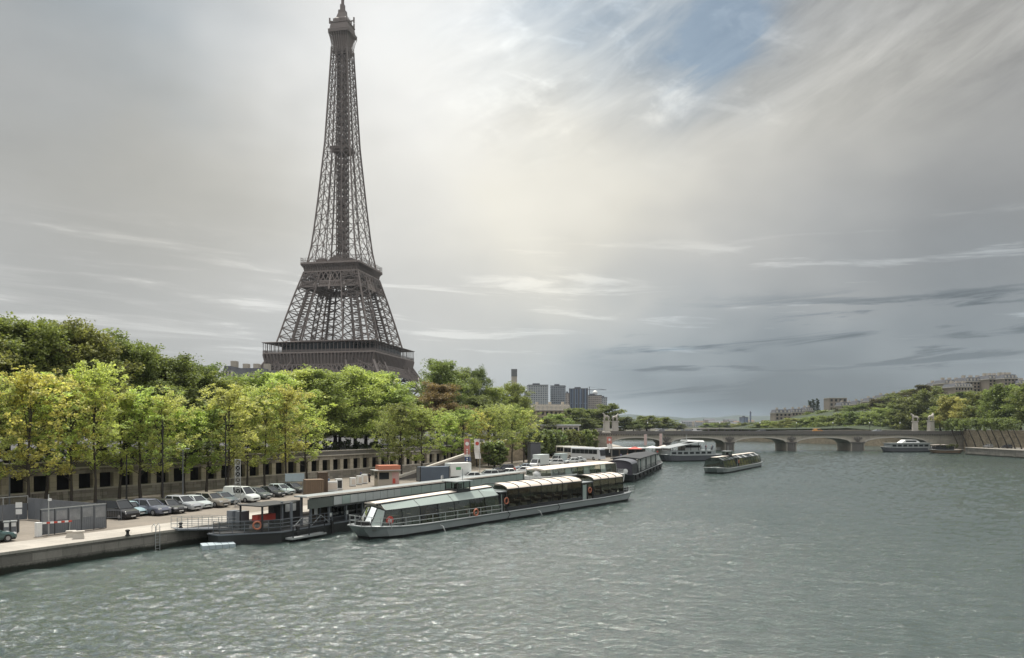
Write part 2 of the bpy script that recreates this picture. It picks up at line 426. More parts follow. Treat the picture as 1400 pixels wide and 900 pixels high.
inl = [(-150, -20.7), (-90, 57.7), (-75, 90), (-45, 149), (-30, 180), (-15, 215), (5, 275), (22, 325), (30, 430), (12, 540), (-60, 720), (-400, 930)]
q.loft([[(x, y, -.9) for x, y in QUAY], [(x, y, 1.45) for x, y in QUAY], [(x, y, 1.6) for x, y in QUAY]], cap=False, closed=False)
o = q.build('quay_face', M['quay_stone']); tag(o, kind='structure')
o = MB().strip([(x, y, 1.6) for x, y in QUAY], [(x, y, 1.6) for x, y in inl]).build('quay_ground', M['parking']); tag(o, kind='structure')
cp = MB(); off = []
for i, (x, y) in enumerate(QUAY):
    a = Vector(QUAY[max(i - 1, 0)]); b = Vector(QUAY[min(i + 1, n - 1)]); d = (b - a).normalized(); nn = Vector((-d.y, d.x)); off.append((x + nn.x * 4.6, y + nn.y * 4.6))
    QUAY[i] = (x, y)
edge = [(x + (ox - x) * -.025, y + (oy - y) * -.025) for (x, y), (ox, oy) in zip(QUAY, off)]
cp.loft([[(x, y, 1.42) for x, y in edge], [(x, y, 1.63) for x, y in edge], [(x, y, 1.63) for x, y in off]], cap=False, closed=False)
o = cp.build('quay_path', M['coping']); tag(o, kind='structure')
up = MB().strip([(x - .5, y, z) for (x, y), z in zip(WALL, WZ)], [(x - 1500, y + 0, z) for (x, y), z in zip(WALL, WZ)])
up.add([(-1900, 880, 6), (-400, 880, 6), (-300, 1400, 6), (-1900, 1400, 6)], [(0, 1, 2, 3)])
o = up.build('embankment_ground', M['asphalt']); tag(o, kind='structure')

# far shore closing the river and the plain behind it
o = MB().prism([(-900, 880), (-60, 735), (60, 690), (130, 640), (200, 560), (1400, 560), (4000, 1500), (4000, 3700), (-4000, 3700), (-4000, 900)], -.9, 2.6).build('far_plain', M['soil']); tag(o, kind='structure')
random.seed(5)
def ridge(name, Y, z_of, x0, x1, nx, mat, depth=900, z0=2.5):
    xs = [x0 + (x1 - x0) * i / (nx - 1) for i in range(nx)]
    rows = [[(x, Y + depth * (t - 1) , z0 + (z_of(x) - z0) * s) for x in xs] for t, s in ((0, 0), (.35, .45), (.7, .85), (1, 1), (1.5, .8), (2, 0))]
    mb = MB()
    for a, b in zip(rows, rows[1:]): mb.strip(a, b)
    o = mb.build(name, mat, smooth=True); tag(o, kind='structure')
ridge('far_hills', 3600, lambda x: 63 + 8 * math.sin(x * .0041 + 1) + 5 * math.sin(x * .013) + 2.5 * math.sin(x * .037), -2600, 2600, 120, M['far_hill'])

# right bank
RW = [(201, -60), (201, 250), (203, 330), (209, 372), (206, 450), (190, 530), (150, 630), (60, 700)]
rb = MB().prism([(178, 255), (180, 302), (206, 302), (203, -60), (178, -60)], -.9, 2.75); o = rb.build('right_quay', M['quay_stone']); tag(o, kind='structure')
o = MB().prism([(177.8, 254), (179.8, 302.2), (183, 302.2), (181, 254), (181, -60), (177.8, -60)], 2.6, 2.9).build('right_quay_path', M['coping']); tag(o, kind='structure')
def hz(x, y):
    d = max(0., x - 222); t = min(1, d / 150.); s = t * t * (3 - 2 * t)
    f = max(0, min(1, (1100 - y) / 450.))
    return 9.0 + s * f * f * (3 - 2 * f) * (19 + 3 * math.sin(y * .012) + min(6, max(0, (700 - y) * .015)))
hb = MB(); nx, ny = 40, 40
rows = []
for j in range(ny):
    y = -60 + 1200 * j / (ny - 1); xb = None
    for (xa, ya), (xc, yc) in zip(RW, RW[1:]):
        if ya <= y <= yc: xb = xa + (xc - xa) * (y - ya) / (yc - ya)
    if xb is None: xb = 150 if y < 900 else 320
    if y > 640: xb = max(xb, 170)
    rows.append([(xb + .6 + (i / (nx - 1)) ** 1.6 * 900, y, hz(max(xb + (i / (nx - 1)) ** 1.6 * 900, 0) if y < 450 else xb + (i / (nx - 1)) ** 1.6 * 900 + 40, y)) for i in range(nx)])
for a, b in zip(rows, rows[1:]): hb.strip(a, b)
o = hb.build('right_hillside', M['hill_green'], smooth=True); tag(o, kind='structure')

# ------------------------------------------------------------------ the river walls
def unit(a, b):
    d = Vector((b[0] - a[0], b[1] - a[1])); L = d.length; d /= L; return d, Vector((-d.y, d.x)), L
A, B = Vector(WALL[0]), Vector(WALL[3])
def arcade_wall():
    a, b = Vector((-119, -18)), Vector((-12.0, 180.)); d, nn, L = unit(a, b)
    root = empty('arcade_wall', (a.x, a.y, 1.6), math.atan2(d.y, d.x), 'long grey stone quay wall with a row of dark square openings behind the parked cars', 'wall')
    W = M['wall_stone']
    MB().box(0, L, -.0, 3.2, -.3, 1.3).build('plinth', W, root)
    MB().box(0, L, -.12, .25, 1.3, 1.5).build('ledge', M['pale_stone'], root)
    MB().box(0, L, 0., 3.2, 3.45, 4.15).build('lintel', W, root)
    MB().box(0, L, -.28, 3.2, 4.15, 4.32).build('cornice', M['pale_stone'], root)
    MB().box(0, L, .05, .45, 4.32, 5.0).build('parapet', M['dark_stone'], root)
    MB().box(0, L, -.02, .52, 5.0, 5.14).build('parapet_cap', M['pale_stone'], root)
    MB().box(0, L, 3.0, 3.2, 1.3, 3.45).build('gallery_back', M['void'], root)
    s0 = 123.0; k = 0; s = s0 - 2.84 * 24
    while s < L - .6:
        mb = MB().box(s, s + .86, .03, .75, 1.3, 3.45)
        mb.build('pillar', M['pillar_stone'], root); s += 2.84
    return root
arcade_wall()
def plain_wall(name, pts, z0, z1s, mat, label, cap=None, thick=1.2, side=1):
    root = empty(name, (pts[0][0], pts[0][1], z0), 0, label, 'wall'); mb = MB(); cb = MB()
    x0, y0 = pts[0]
    off = []
    for i in range(len(pts)):
        a = Vector(pts[max(i - 1, 0)]); b = Vector(pts[min(i + 1, len(pts) - 1)]); dd = (b - a).normalized(); off.append(Vector((-dd.y, dd.x)) * side)
    def ring(p, o_, zt, t0, t1, za, zb):
        f = Vector(p) + o_ * t0; g_ = Vector(p) + o_ * t1
        return [(f.x - x0, f.y - y0, za - z0), (f.x - x0, f.y - y0, zb - z0), (g_.x - x0, g_.y - y0, zb - z0), (g_.x - x0, g_.y - y0, za - z0)]
    mb.loft([ring(p, o_, z, 0, thick, z0 - .2, z) for p, o_, z in zip(pts, off, z1s)])
    cb.loft([ring(p, o_, z, -.08, thick + .05, z + .003, z + .2) for p, o_, z in zip(pts, off, z1s)])
    mb.build('masonry', mat, root); cb.build('wall_cap', cap or M['pale_stone'], root); return root
plain_wall('retaining_wall', [(-11.6, 180.6), (2, 215), (22, 275), (36, 318)], 1.6, [6.6, 7.6, 8.8, 9.2], M['tan_stone'], 'tan stone retaining wall behind the port between the arcade wall and the bridge')
plain_wall('embankment_wall', [(41, 372), (44, 430), (26, 540), (-50, 715), (-300, 850)], 1.6, [9., 9., 8.4, 7.4, 7], M['tan_stone'], 'distant tan stone embankment wall upstream beyond the left end of the bridge')
plain_wall('river_wall', [(201, -60), (201, 250), (203, 330), (206.5, 348)], 0., [9.5, 9.5, 9.5, 9.5], M['tan_stone'], 'tall tan stone river wall behind leaning dark trunks on the right bank', side=-1)
plain_wall('shore_wall', [(211, 396), (206, 450), (190, 530), (150, 630), (60, 700), (-100, 752)], 0., [9., 9., 8., 6, 4., 3.6], M['tan_stone'], 'pale far river wall seen through the arches at the right end of the bridge', side=-1)
# the ramp climbing from the port
rp = empty('ramp', (-20, 137, 1.6), math.atan2(27, 11), 'sloping stone ramp rising beside the orange roofed kiosk', 'ramp')
MB().add([(0, 0, -.2), (29, 0, -.2), (29, 0, 3.6), (0, 0, .3), (0, 1, -.2), (29, 1, -.2), (29, 1, 3.6), (0, 1, .3)], [(0, 1, 2, 3), (7, 6, 5, 4), (3, 2, 6, 7), (1, 5, 6, 2), (0, 3, 7, 4)]).build('ramp_wall', M['dark_stone'], rp)
MB().add([(-.2, -.1, .31), (29, -.1, 3.61), (29, .5, 3.61), (-.2, .5, .31), (-.2, -.1, .75), (29, -.1, 4.05), (29, .5, 4.05), (-.2, .5, .75)], [(0, 1, 5, 4), (4, 5, 6, 7), (1, 2, 6, 5), (2, 3, 7, 6), (3, 0, 4, 7)]).build('ramp_cap', M['pale_stone'], rp)

# ------------------------------------------------------------------ the iron tower
def tower():
    T = Vector((atY(468.5, 507), 507, 0)); rz = R(-11.5)
    root = empty('iron_tower', (T.x, T.y, 6.), rz, 'tall brown iron lattice tower rising above the trees on the left bank', 'tower')
    Z = 6.
    prof = [(0, 62), (12, 56), (24, 49), (36, 42), (46, 35.5), (50.5, 33.4), (59.3, 30.7), (74, 27.1), (90, 22.9), (105.7, 18.4), (115.4, 15.9), (132, 14.0), (153, 12.0), (192, 8.7), (231, 6.7), (252.5, 5.6), (268, 5.2)]
    legw = [(0, 25), (50, 17.4), (59, 17.0), (105, 11.8), (115, 8.4), (153, 8.0), (192, 7.2), (200, 7.0)]
    def ip(tab, z):
        for (a, b), (c, d) in zip(tab, tab[1:]):
            if a <= z <= c: return b + (d - b) * (z - a) / (c - a)
        return tab[-1][1]
    W = lambda z: ip(prof, z)
    LW = lambda z: min(ip(legw, z), W(z) * .92)
    def lattice(mb, p0, p1, q0, q1, w, n=1):
        """an X panel between edge p0-p1 and edge q0-q1"""
        for k in range(n):
            a, b = Vector(p0).lerp(Vector(p1), k / n), Vector(p0).lerp(Vector(p1), (k + 1) / n)
            c, d = Vector(q0).lerp(Vector(q1), k / n), Vector(q0).lerp(Vector(q1), (k + 1) / n)
            mb.bar(a, d, w); mb.bar(c, b, w)
    def leg(sx, sy, zs, name, w_ch, w_lat, w_h):
        mb = MB(); prev = None
        for z in zs:
            a, l = W(z), LW(z)
            c = [Vector((sx * a, sy * a, z)), Vector((sx * (a - l), sy * a, z)), Vector((sx * (a - l), sy * (a - l), z)), Vector((sx * a, sy * (a - l), z))]
            if prev:
                for i in range(4):
                    j = (i + 1) % 4
                    mb.bar(prev[i], c[i], w_ch * (1.0 if i == 0 else .85))
                    lattice(mb, prev[i], c[i], prev[j], c[j], w_lat)
            for i in range(4): mb.bar(c[i], c[(i + 1) % 4], w_h)
            prev = c
        mb.build(name, M['iron'], root)
    fr = lambda a, b, n: [a + (b - a) * i / n for i in range(n + 1)]
    for sx in (1, -1):
        for sy in (1, -1):
            leg(sx, sy, fr(0, 50, 5), 'leg', 1.5, .8, .8)
            leg(sx, sy, fr(57, 100, 8), 'pillar', .9, .40, .36)
            # stairs and lift rails climbing inside the pillars
            mb = MB()
            for k in range(26):
                z = 59 + k * 1.7; a = W(z) - LW(z) * .5
                mb.box(sx * a - 2.2, sx * a + (2.2 if k % 3 == 0 else .4), sy * a - 1.2, sy * a + 1.2, z, z + .35)
            mb.bar((sx * (W(57) - LW(57) * .4), sy * (W(57) - LW(57) * .4), 57), (sx * (W(100) - LW(100) * .4), sy * (W(100) - LW(100) * .4), 100), 1.3)
            mb.bar((sx * (W(57) - LW(57) * .7), sy * (W(57) - LW(57) * .4), 57), (sx * (W(100) - LW(100) * .7), sy * (W(100) - LW(100) * .4), 100), .9)
            mb.build('stair', M['iron'], root)
    def side(f):
        """run f for the four faces; f gets a function placing (along, out, z)"""
        for k in range(4):
            c, s = math.cos(k * math.pi / 2), math.sin(k * math.pi / 2)
            f(lambda u, v, z, c=c, s=s: Vector((u * c + v * s, u * s - v * c, z)))
    # arches between the feet
    def arch(P):
        ar = MB()
        for k in range(20):
            t0, t1 = math.pi * k / 20, math.pi * (k + 1) / 20
            for r, h in ((37, 38), (33.5, 34.5)):
                z0, z1 = 4 + h * math.sin(t0), 4 + h * math.sin(t1)
                ar.bar(P(r * math.cos(t0), W(max(z0, 0)) - .5, z0), P(r * math.cos(t1), W(max(z1, 0)) - .5, z1), 1.1)
            z0 = 4 + 38 * math.sin(t0); z1 = 4 + 34.5 * math.sin(t1); ar.bar(P(37 * math.cos(t0), W(z0) - .5, z0), P(33.5 * math.cos(t1), W(z1) - .5, z1), .6)
        ar.build('arch', M['iron'], root)
    side(arch)
    # first floor
    H1 = 37.2
    g1 = MB()
    def girder(P, z0, z1, half0, half1, n, w, mb):
        for k in range(n):
            u0, u1 = -1 + 2 * k / n, -1 + 2 * (k + 1) / n
            mb.bar(P(u0 * half0, half0, z0), P(u1 * half1, half1, z1), w); mb.bar(P(u1 * half0, half0, z0), P(u0 * half1, half1, z1), w)
        mb.bar(P(-half0, half0, z0), P(half0, half0, z0), w * 1.7); mb.bar(P(-half1, half1, z1), P(half1, half1, z1), w * 1.7)
    side(lambda P: (girder(P, 37.5, 43.5, W(37.5) - .3, W(43.5) - .3, 26, .55, g1)))
    g1.build('girder', M['iron'], root)
    fz = MB()
    fz.loft([[(sx * h, sy * h, z) for sx, sy in ((-1, -1), (1, -1), (1, 1), (-1, 1))] for h, z in ((35.2, 43.6), (35.6, 49.8), (H1, 50.6), (H1, 51.6))])
    fz.build('platform', M['iron_pale'], root)
    rb_ = MB()
    def ribs(P):
        for k in range(33):
            u = -1 + 2 * k / 32; rb_.bar(P(u * 35.6, 35.9, 43.8), P(u * 36.8, H1 - .1, 50.5), .5, 1.0)
    side(ribs); rb_.build('bracket', M['iron'], root)
    rf = MB().loft([[(sx * h, sy * h, z) for sx, sy in ((-1, -1), (1, -1), (1, 1), (-1, 1))] for h, z in ((H1 + .3, 57.5), (H1 + .5, 57.9), (H1 - 1, 58.2))])
    rf.build('gallery_roof', M['iron'], root)
    cm = MB()
    def cols(P):
        for k in range(29):
            u = (-1 + 2 * k / 28) * (H1 - .3); cm.bar(P(u, H1 - .3, 51.6), P(u, H1 - .3, 57.5), .28)
        cm.bar(P(-H1, H1 - .2, 52.9), P(H1, H1 - .2, 52.9), .2)
        cm.bar(P(-H1, H1 - .2, 52.2), P(H1, H1 - .2, 52.2), .45, .5)
    side(cols); cm.build('gallery_post', M['iron'], root)
    pv = MB()
    def pav(P):
        a, b = P(-21, 33, 0), P(21, 23, 0); pv.box(min(a.x, b.x), max(a.x, b.x), min(a.y, b.y), max(a.y, b.y), 51.7, 57.3)
    side(pav); pv.build('pavilion', M['car_glass'], root)
    pr = MB()
    def pavr(P):
        a, b = P(-20, 31, 0), P(20, 22, 0); pr.box(min(a.x, b.x), max(a.x, b.x), min(a.y, b.y), max(a.y, b.y), 58.25, 59.4)
    side(pavr); pr.build('pavilion_roof', M['iron'], root)
    # under the second floor: two bands of lattice between the pillars
    g2 = MB(); gm = MB()
    side(lambda P: girder(P, 102.2, 108.6, W(102.2), W(105), 12, .5, g2))
    side(lambda P: girder(P, 98.8, 102.2, W(98.8), W(102.2), 34, .40, g2))
    _n0 = len(KIDS[root.name])
    def inner(P):
        for k in range(2):
            pass
        girder(P, 99, 106.6, W(99) - 9, W(106) - 9, 8, .45, g2)
        for u in (-1, -.5, 0, .5, 1): g2.bar(P(u * W(96.6), W(96.6) + .05, 96.6), P(u * W(106.6), W(106.6) + .05, 106.6), 1.0)
    side(inner)
    g2.build('girder', M['iron_pale'], root)
    for sx in (1, -1):
        for sy in (1, -1): leg(sx, sy, [100, 102.5, 105], 'pillar', .9, .40, .36)
    gm.box(-14, 14, -14, 14, 107.6, 108.9).build('underfloor', M['iron'], root)
    p2 = MB().loft([[(sx * h, sy * h, z) for sx, sy in ((-1, -1), (1, -1), (1, 1), (-1, 1))] for h, z in ((17.9, 108.8), (18.2, 111.6), (19.6, 113.2), (20.2, 113.5), (20.2, 114.6))])
    p2.build('platform', M['iron_pale'], root)
    b2 = MB()
    def ribs2(P):
        for k in range(23):
            u = -1 + 2 * k / 22; b2.bar(P(u * 17.9, 18.2, 108.8), P(u * 18.4, 18.7, 111.4), .36, .7); b2.bar(P(u * 18.4, 18.7, 111.4), P(u * 20, 20.2, 113.4), .36, .6)
    side(ribs2); b2.build('bracket', M['iron'], root)
    rl = MB()
    def rail2(P):
        rl.bar(P(-20, 20, 116), P(20, 20, 116), .2); rl.bar(P(-20, 20, 117.3), P(20, 20, 117.3), .15)
        for k in range(27): u = -20 + 40 * k / 26; rl.bar(P(u, 20, 114.6), P(u, 20, 117.3 + (k % 5 == 0) * .6), .16)
    side(rail2); rl.build('railing', M['iron'], root)
    k2 = MB(); random.seed(3)
    for (x0, x1, y0, y1, h) in ((-13, -6, -13, -7, 3.0), (-2, 5, -13.5, -8, 4.4), (8, 13, -12, -5, 2.6), (-9, -3, -3, 4, 5.2), (2, 9, -4, 3, 4.6), (-13, -4, 8, 13, 3.4), (3, 12, 7, 13, 4)):
        k2.box(x0, x1, y0, y1, 114.5, 114.5 + h); k2.box(x0 + 1, x1 - 1.5, y0 + .8, y1 - 1, 114.5 + h, 115.6 + h)
    k2.build('kiosk', M['iron'], root)
    for o_ in KIDS[root.name][_n0:]:
        if not o_.name.startswith('pillar'): o_.data.transform(Matrix.Translation((0, 0, -3.6)))
    # the shaft above
    zs = [110.8]
    while zs[-1] < 250: zs.append(zs[-1] + max(4.6, W(zs[-1]) * .62 + 1.2))
    zs = [110.8 + (z - 110.8) * (256 - 110.8) / (zs[-1] - 110.8) for z in zs]
    CH = [MB() for _ in range(12)]; lt = MB(); prev = None
    for z in zs:
        a = W(z); l = min(LW(z), a * .62); u = a - l
        P8 = [(-a, -a), (-u, -a), (u, -a), (a, -a), (a, -u), (a, u), (a, a), (u, a), (-u, a), (-a, a), (-a, u), (-a, -u)]
        c = [Vector((x, y, z)) for x, y in P8]
        if prev:
            for i in range(12):
                j = (i + 1) % 12; CH[i].bar(prev[i], c[i], .80 if i % 3 == 0 else .46)
                if i % 3 != 1 or True:
                    lattice(lt, prev[i], c[i], prev[j], c[j], .30)
        for i in range(12): lt.bar(c[i], c[(i + 1) % 12], .32)
        prev = c
    [c_.build('corner_post' if i_ % 3 == 0 else 'upright', M['iron'], root) for i_, c_ in enumerate(CH)]; lt.build('lattice', M['iron'], root)
    # central lift shaft
    cs = MB(); ab = lambda z: 3.1 - (z - 115) / 250.
    z = 110.8
    while z < 252:
        z1 = z + 4.2; a, b = ab(z), ab(z1)
        for k in range(4):
            c, s = math.cos(k * math.pi / 2), math.sin(k * math.pi / 2)
            p = lambda u, v, zz: Vector((u * c - v * s, u * s + v * c, zz))
            cs.bar(p(a, a, z), p(b, b, z1), .55); cs.bar(p(a, 0, z), p(b, 0, z1), .45)
            cs.bar(p(a, -a, z), p(b, b, z1), .45); cs.bar(p(a, a, z), p(b, -b, z1), .45); cs.bar(p(a, -a, z), p(a, a, z), .5)
        if int(z * 7) % 3 != 0: cs.box(-a * .8, a * .4, -a * .7, a * .7, z, z + 1.5)
        cs.box(-a * .5, a * .9, -a * .8, a * .2, z + 2, z + 2.8)
        z = z1
    cs.build('lift_shaft', M['iron'], root)
    MB().loft([[(sx * h, sy * h, z) for sx, sy in ((-1, -1), (1, -1), (1, 1), (-1, 1))] for h, z in ((4.6, 186.5), (6.4, 188.4), (6.4, 190.2), (3.4, 191.6))]).build('mid_platform', M['iron'], root)
    tp = MB()
    sq = lambda h, z: [(sx * h, sy * h, z) for sx, sy in ((-1, -1), (1, -1), (1, 1), (-1, 1))]
    tp.loft([sq(4.1, 252), sq(4.3, 258), sq(5.2, 263.5), sq(6.3, 265.5)]); tp.build('flare', M['iron'], root)
    fl = MB()
    def flr(P):
        for k in range(9):
            u = -1 + .25 * k; fl.path([P(u * 5.45, 5.5, 253), P(u * 5.5, 5.6, 258.5), P(u * 6.2, 6.3, 262.5), P(u * 7.1, 7.1, 265.2)], .22, 4)
    side(flr); fl.build('bracket', M['iron_pale'], root)
    MB().loft([sq(7.15, 265.3), sq(7.25, 267.4), sq(6.4, 268.0), sq(5.9, 271.5), sq(6.2, 271.8), sq(6.2, 272.6), sq(4.6, 272.9), sq(4.4, 275.3), sq(3.2, 276.6), sq(2.3, 280.0), sq(2.2, 282)]).build('top_cabin', M['iron'], root)
    an = MB(); random.seed(8)
    an.bar((0, 0, 281), (0, 0, 286), 2.6); an.bar((0, 0, 285), (0, 0, 312), 1.5)
    for k in range(22): an.bar((-.9, 0, 286 + k), (.9, 0, 286.3 + k), .5, .9)
    an.build('antenna', M['iron'], root)
    aa = MB().box(-4.4, 4.4, -4.4, 4.4, 272.6, 273.1)
    for k in range(26):
        a = random.random() * 6.28; r = 4.2 + random.random() * 2.6; z = 272.7 + random.random() * 2
        aa.bar((r * math.cos(a), r * math.sin(a), z - 1), (r * math.cos(a), r * math.sin(a), z + 1.2 + random.random() * 2), .3)
    for a in (-2.75, -.1, .9, 2.2):
        x, y = math.cos(a), math.sin(a); aa.bar((4 * x, 4 * y, 274.3), (8.4 * x, 8.4 * y, 274.3), .6); aa.bar((8.4 * x, 8.4 * y, 272.8), (8.4 * x, 8.4 * y, 276.4), .8)
    aa.build('aerial', M['iron'], root)
tower()

# ------------------------------------------------------------------ the stone bridge
def bridge():
    Lf, Rt = Vector((atY(833, 343), 343)), Vector((atY(1282, 348), 348)); d, nn, L = unit(Lf, Rt)
    rz = math.atan2(d.y, d.x)
    root = empty('stone_bridge', (Lf.x, Lf.y, 0), rz, 'low stone road bridge of five arches crossing the river in the distance', 'bridge')
    def loc(px):     # place along the bridge seen at this picture column
        k = (px - 700) / FPX; return (k * Lf.y - Lf.x) / (d.x - k * d.y)
    edges = [(loc(a), loc(b)) for a, b in ((836, 905), (917, 991), (1004, 1075.5), (1089, 1163.5), (1182, 1268))]
    wid = 14.; spring, crown, deck = 3.4, 6.0, 7.55
    pr = [(-14., -1.2), ]; top = []
    pts = []
    xs0 = -14.
    outline = [(-16, -1.)]
    for (a, b) in edges:
        outline.append((a, -1.)); outline.append((a, spring)); c = (a + b) / 2; h = (b - a) / 2
        for k in range(1, 16):
            t = -1 + k / 8.; outline.append((c + h * t, spring + (crown - spring) * math.sqrt(max(0, 1 - t * t * .96)) if abs(t) < 1 else spring))
        outline.append((b, spring)); outline.append((b, -1.))
    outline.append((L + 16, -1.))
    sp = MB()
    # facade quads from the outline up to the deck, front and back, plus soffits
    for y, flip in ((0, 0), (wid, 1)):
        for (x0, z0), (x1, z1) in zip(outline, outline[1:]):
            if x1 - x0 < 1e-4: continue
            v = [(x0, y, z0), (x1, y, z1), (x1, y, deck), (x0, y, deck)]; sp.add(v, [(0, 1, 2, 3) if not flip else (3, 2, 1, 0)])
    sp.strip([(x, 0, z) for x, z in outline], [(x, wid, z) for x, z in outline])
    sp.add([(-16, 0, deck), (L + 16, 0, deck), (L + 16, wid, deck), (-16, wid, deck)], [(0, 1, 2, 3)])
    sp.build('spandrel', M['bridge_stone'], root)
    for (a, b) in edges:
        rim = MB()
        c = (a + b) / 2; h = (b - a) / 2; pp = []
        for k in range(0, 17):
            t = -1 + k / 8.; t = max(-.999, min(.999, t)); pp.append((c + h * t, -.06, spring + (crown - spring) * math.sqrt(max(0, 1 - t * t * .96)) + .28))
        for p_, q_ in zip(pp, pp[1:]): rim.bar(p_, q_, .35, .55)
        rim.build('arch_ring', M['pale_stone'], root)
    pier = [((edges[i][1] + edges[i + 1][0]) / 2, (edges[i + 1][0] - edges[i][1])) for i in range(4)]
    for c, w_ in pier:
        m = MB().prism([(c - w_ / 2 + .1, .4), (c, -2.6), (c + w_ / 2 - .1, .4), (c + w_ / 2 - .1, 2), (c - w_ / 2 + .1, 2)], -1, spring + .2); m.build('cutwater', M['dark_stone'], root)
        MB().prism([(c - w_ / 2 - .3, .2), (c, -3.0), (c + w_ / 2 + .3, .2), (c + w_ / 2 + .3, 1), (c - w_ / 2 - .3, 1)], spring + .2, spring + .65).build('pier_cap', M['dark_stone'], root)
        e = MB(); e.torus((c, -.15, 5.4), (0, 1, 0), .95, .3, 14, 5); e.bar((c - 1.9, -.2, 5.9), (c - .5, -.2, 5.3), .25, .9); e.bar((c + 1.9, -.2, 5.9), (c + .5, -.2, 5.3), .25, .9); e.lathe([(.1, 4.6), (.5, 5.1), (.55, 5.7), (.15, 6.5)], 8, (c, -.25, 0))
        e.build('eagle_relief', M['dark_stone'], root)
    ms = MB().box(-16, L + 16, -.55, wid + .55, deck + .003, deck + .55); k = -15.8
    while k < L + 15.5: ms.box(k, k + .45, -.54, -.1, deck - .45, deck + .1); k += 1.1
    ms.build('cornice', M['dark_stone'], root)
    for y in (-.35, wid + .0):
        MB().box(-16, L + 16, y, y + .35, deck + .55, deck + 1.5).build('parapet', M['dark_stone'], root)
    MB().box(-16, L + 16, .4, wid - .4, deck + .56, deck + .62).build('roadway', M['asphalt'], root)
    return root, Lf, d, nn, L, deck + .62, loc
BR, B_L, B_d, B_n, B_len, B_z, b_loc = bridge()
def on_bridge(px, y=0.):
    s = b_loc(px); p = B_L + B_d * s + B_n * y; return (p.x, p.y, B_z)
# ------------------------------------------------------------------ trees
def rnd_dir(rg):
    z = rg.uniform(-1, 1); a = rg.uniform(0, 6.2832); r = math.sqrt(1 - z * z); return Vector((r * math.cos(a), r * math.sin(a), z))
def leaf_quads(mb, c, n, rad, size, rg, flat=.8, droop=0.):
    for _ in range(n):
        d = rnd_dir(rg); r = rad * rg.random() ** .45
        p = c + Vector((d.x * r, d.y * r, d.z * r * flat - droop * rg.random()))
        nrm = rnd_dir(rg); nrm.z = abs(nrm.z) * .8 + .25; nrm.normalize()
        u = nrm.cross(rnd_dir(rg));
        if u.length < .05: continue
        u.normalize(); v = nrm.cross(u); s = size * rg.uniform(.6, 1.25)
        b = len(mb.v); u = u * s; v = v * s * .62; k = nrm * s * .18
        mb.v += [tuple(p - u), tuple(p + v - k), tuple(p + u), tuple(p - v - k)]; mb.f.append((b, b + 1, b + 2, b + 3))
def grow(seed, H, clear, spread, n_limb, kind):
    """tapered trunk with limbs; returns wood mesh and the twig ends"""
    rg = random.Random(seed); wood = MB(); ends = []
    r0 = H * (.0078 if kind == 'young' else .017)
    pts = []; x = y = 0.
    for k in range(7):
        t = k / 6.; pts.append(Vector((x, y, H * .92 * t))); x += rg.uniform(-1, 1) * H * .012; y += rg.uniform(-1, 1) * H * .012
    wood.path(pts, [r0 * (1.25 if k == 0 else 1) * (1 - .9 * k / 6.) + .02 for k in range(7)], 7)
    def trunk(z):
        t = max(0, min(.999, z / (H * .92))) * 6; i = int(t); return pts[i].lerp(pts[i + 1], t - i)
    ga = rg.random() * 6
    for k in range(n_limb):
        t = (k + rg.random() * .8) / n_limb; z = clear + (H * .90 - clear) * t ** .9
        ga += 2.39 + rg.uniform(-.4, .4)
        if kind == 'young': prof = math.sin(math.pi * min(1, .22 + t * .80)) ** .8; up = rg.uniform(.25, .8) + .75 * t
        else: prof = max(.30, math.sin(math.pi * (.30 + .62 * t)) ** .8); up = rg.uniform(.0, .5) + 1.15 * t * t
        Lr = spread * prof * rg.uniform(.58, 1.22)
        p = trunk(z); d = Vector((math.cos(ga), math.sin(ga), up)); q = [p]; m = 4
        for j in range(1, m + 1):
            dd = d + rnd_dir(rg) * .28; dd.z += .12 * j * (1 if kind == 'young' else -.3)
            p = p + dd * (Lr / m) * .82; q.append(p.copy())
        rr = r0 * .42 * (1 - .55 * t)
        wood.path(q, [rr, rr * .75, rr * .5, rr * .32, .015], 5)
        ends += [(q[2], .75), (q[3], .95), (q[4], 1.)]
        for j in (2, 3, 4):
            for _ in range(2 if kind == 'young' else 3):
                e = rnd_dir(rg); e.z = abs(e.z) * .6 + (.15 if kind == 'young' else -.1)
                w = q[j] + e * Lr * rg.uniform(.22, .48); wood.path([q[j], q[j].lerp(w, .5) + rnd_dir(rg) * .1, w], [rr * .35, rr * .22, .012], 4); ends.append((w, rg.uniform(.7, 1.05)))
    if kind == 'young':       # leaders standing out of the crown
        for _ in range(5):
            a = rg.random() * 6.28; r = spread * rg.uniform(.15, .55); b0 = trunk(H * rg.uniform(.45, .6)); e = Vector((r * math.cos(a), r * math.sin(a), H * rg.uniform(.80, 1.02)))
            wood.path([b0, b0.lerp(e, .5) + Vector((0, 0, .3)), e], [r0 * .35, r0 * .22, .015], 5); ends += [(b0.lerp(e, t), 1.05 - .5 * t) for t in (.5, .65, .8, .92, 1.)]
    top = pts[-1]; ends += [(top, .9), (top + Vector((0, 0, H * .05)), .6), (top - Vector((0, 0, H * .06)), 1.)]
    return wood, ends, rg
PROTO = {}
def proto(key, seed, kind, H, clear, spread, limbs, per, crad, lsize, mat):
    wood, ends, rg = grow(seed, H, clear, spread, limbs, kind)
    root = empty('tree', (0, -500, 0)); 
    wood.build('trunk', M['bark'], root)
    cr = MB()
    for c, s in ends:
        if rg.random() < .13: continue
        leaf_quads(cr, c, int(per * s * rg.uniform(.55, 1.3)), crad * s * rg.uniform(.7, 1.2), lsize, rg)
    cr.build('crown', mat, root); PROTO[key] = (root, H, spread); root['used'] = 0
    return root
YOUNG = []; PLANE = []; FAR = []; ROUND = []
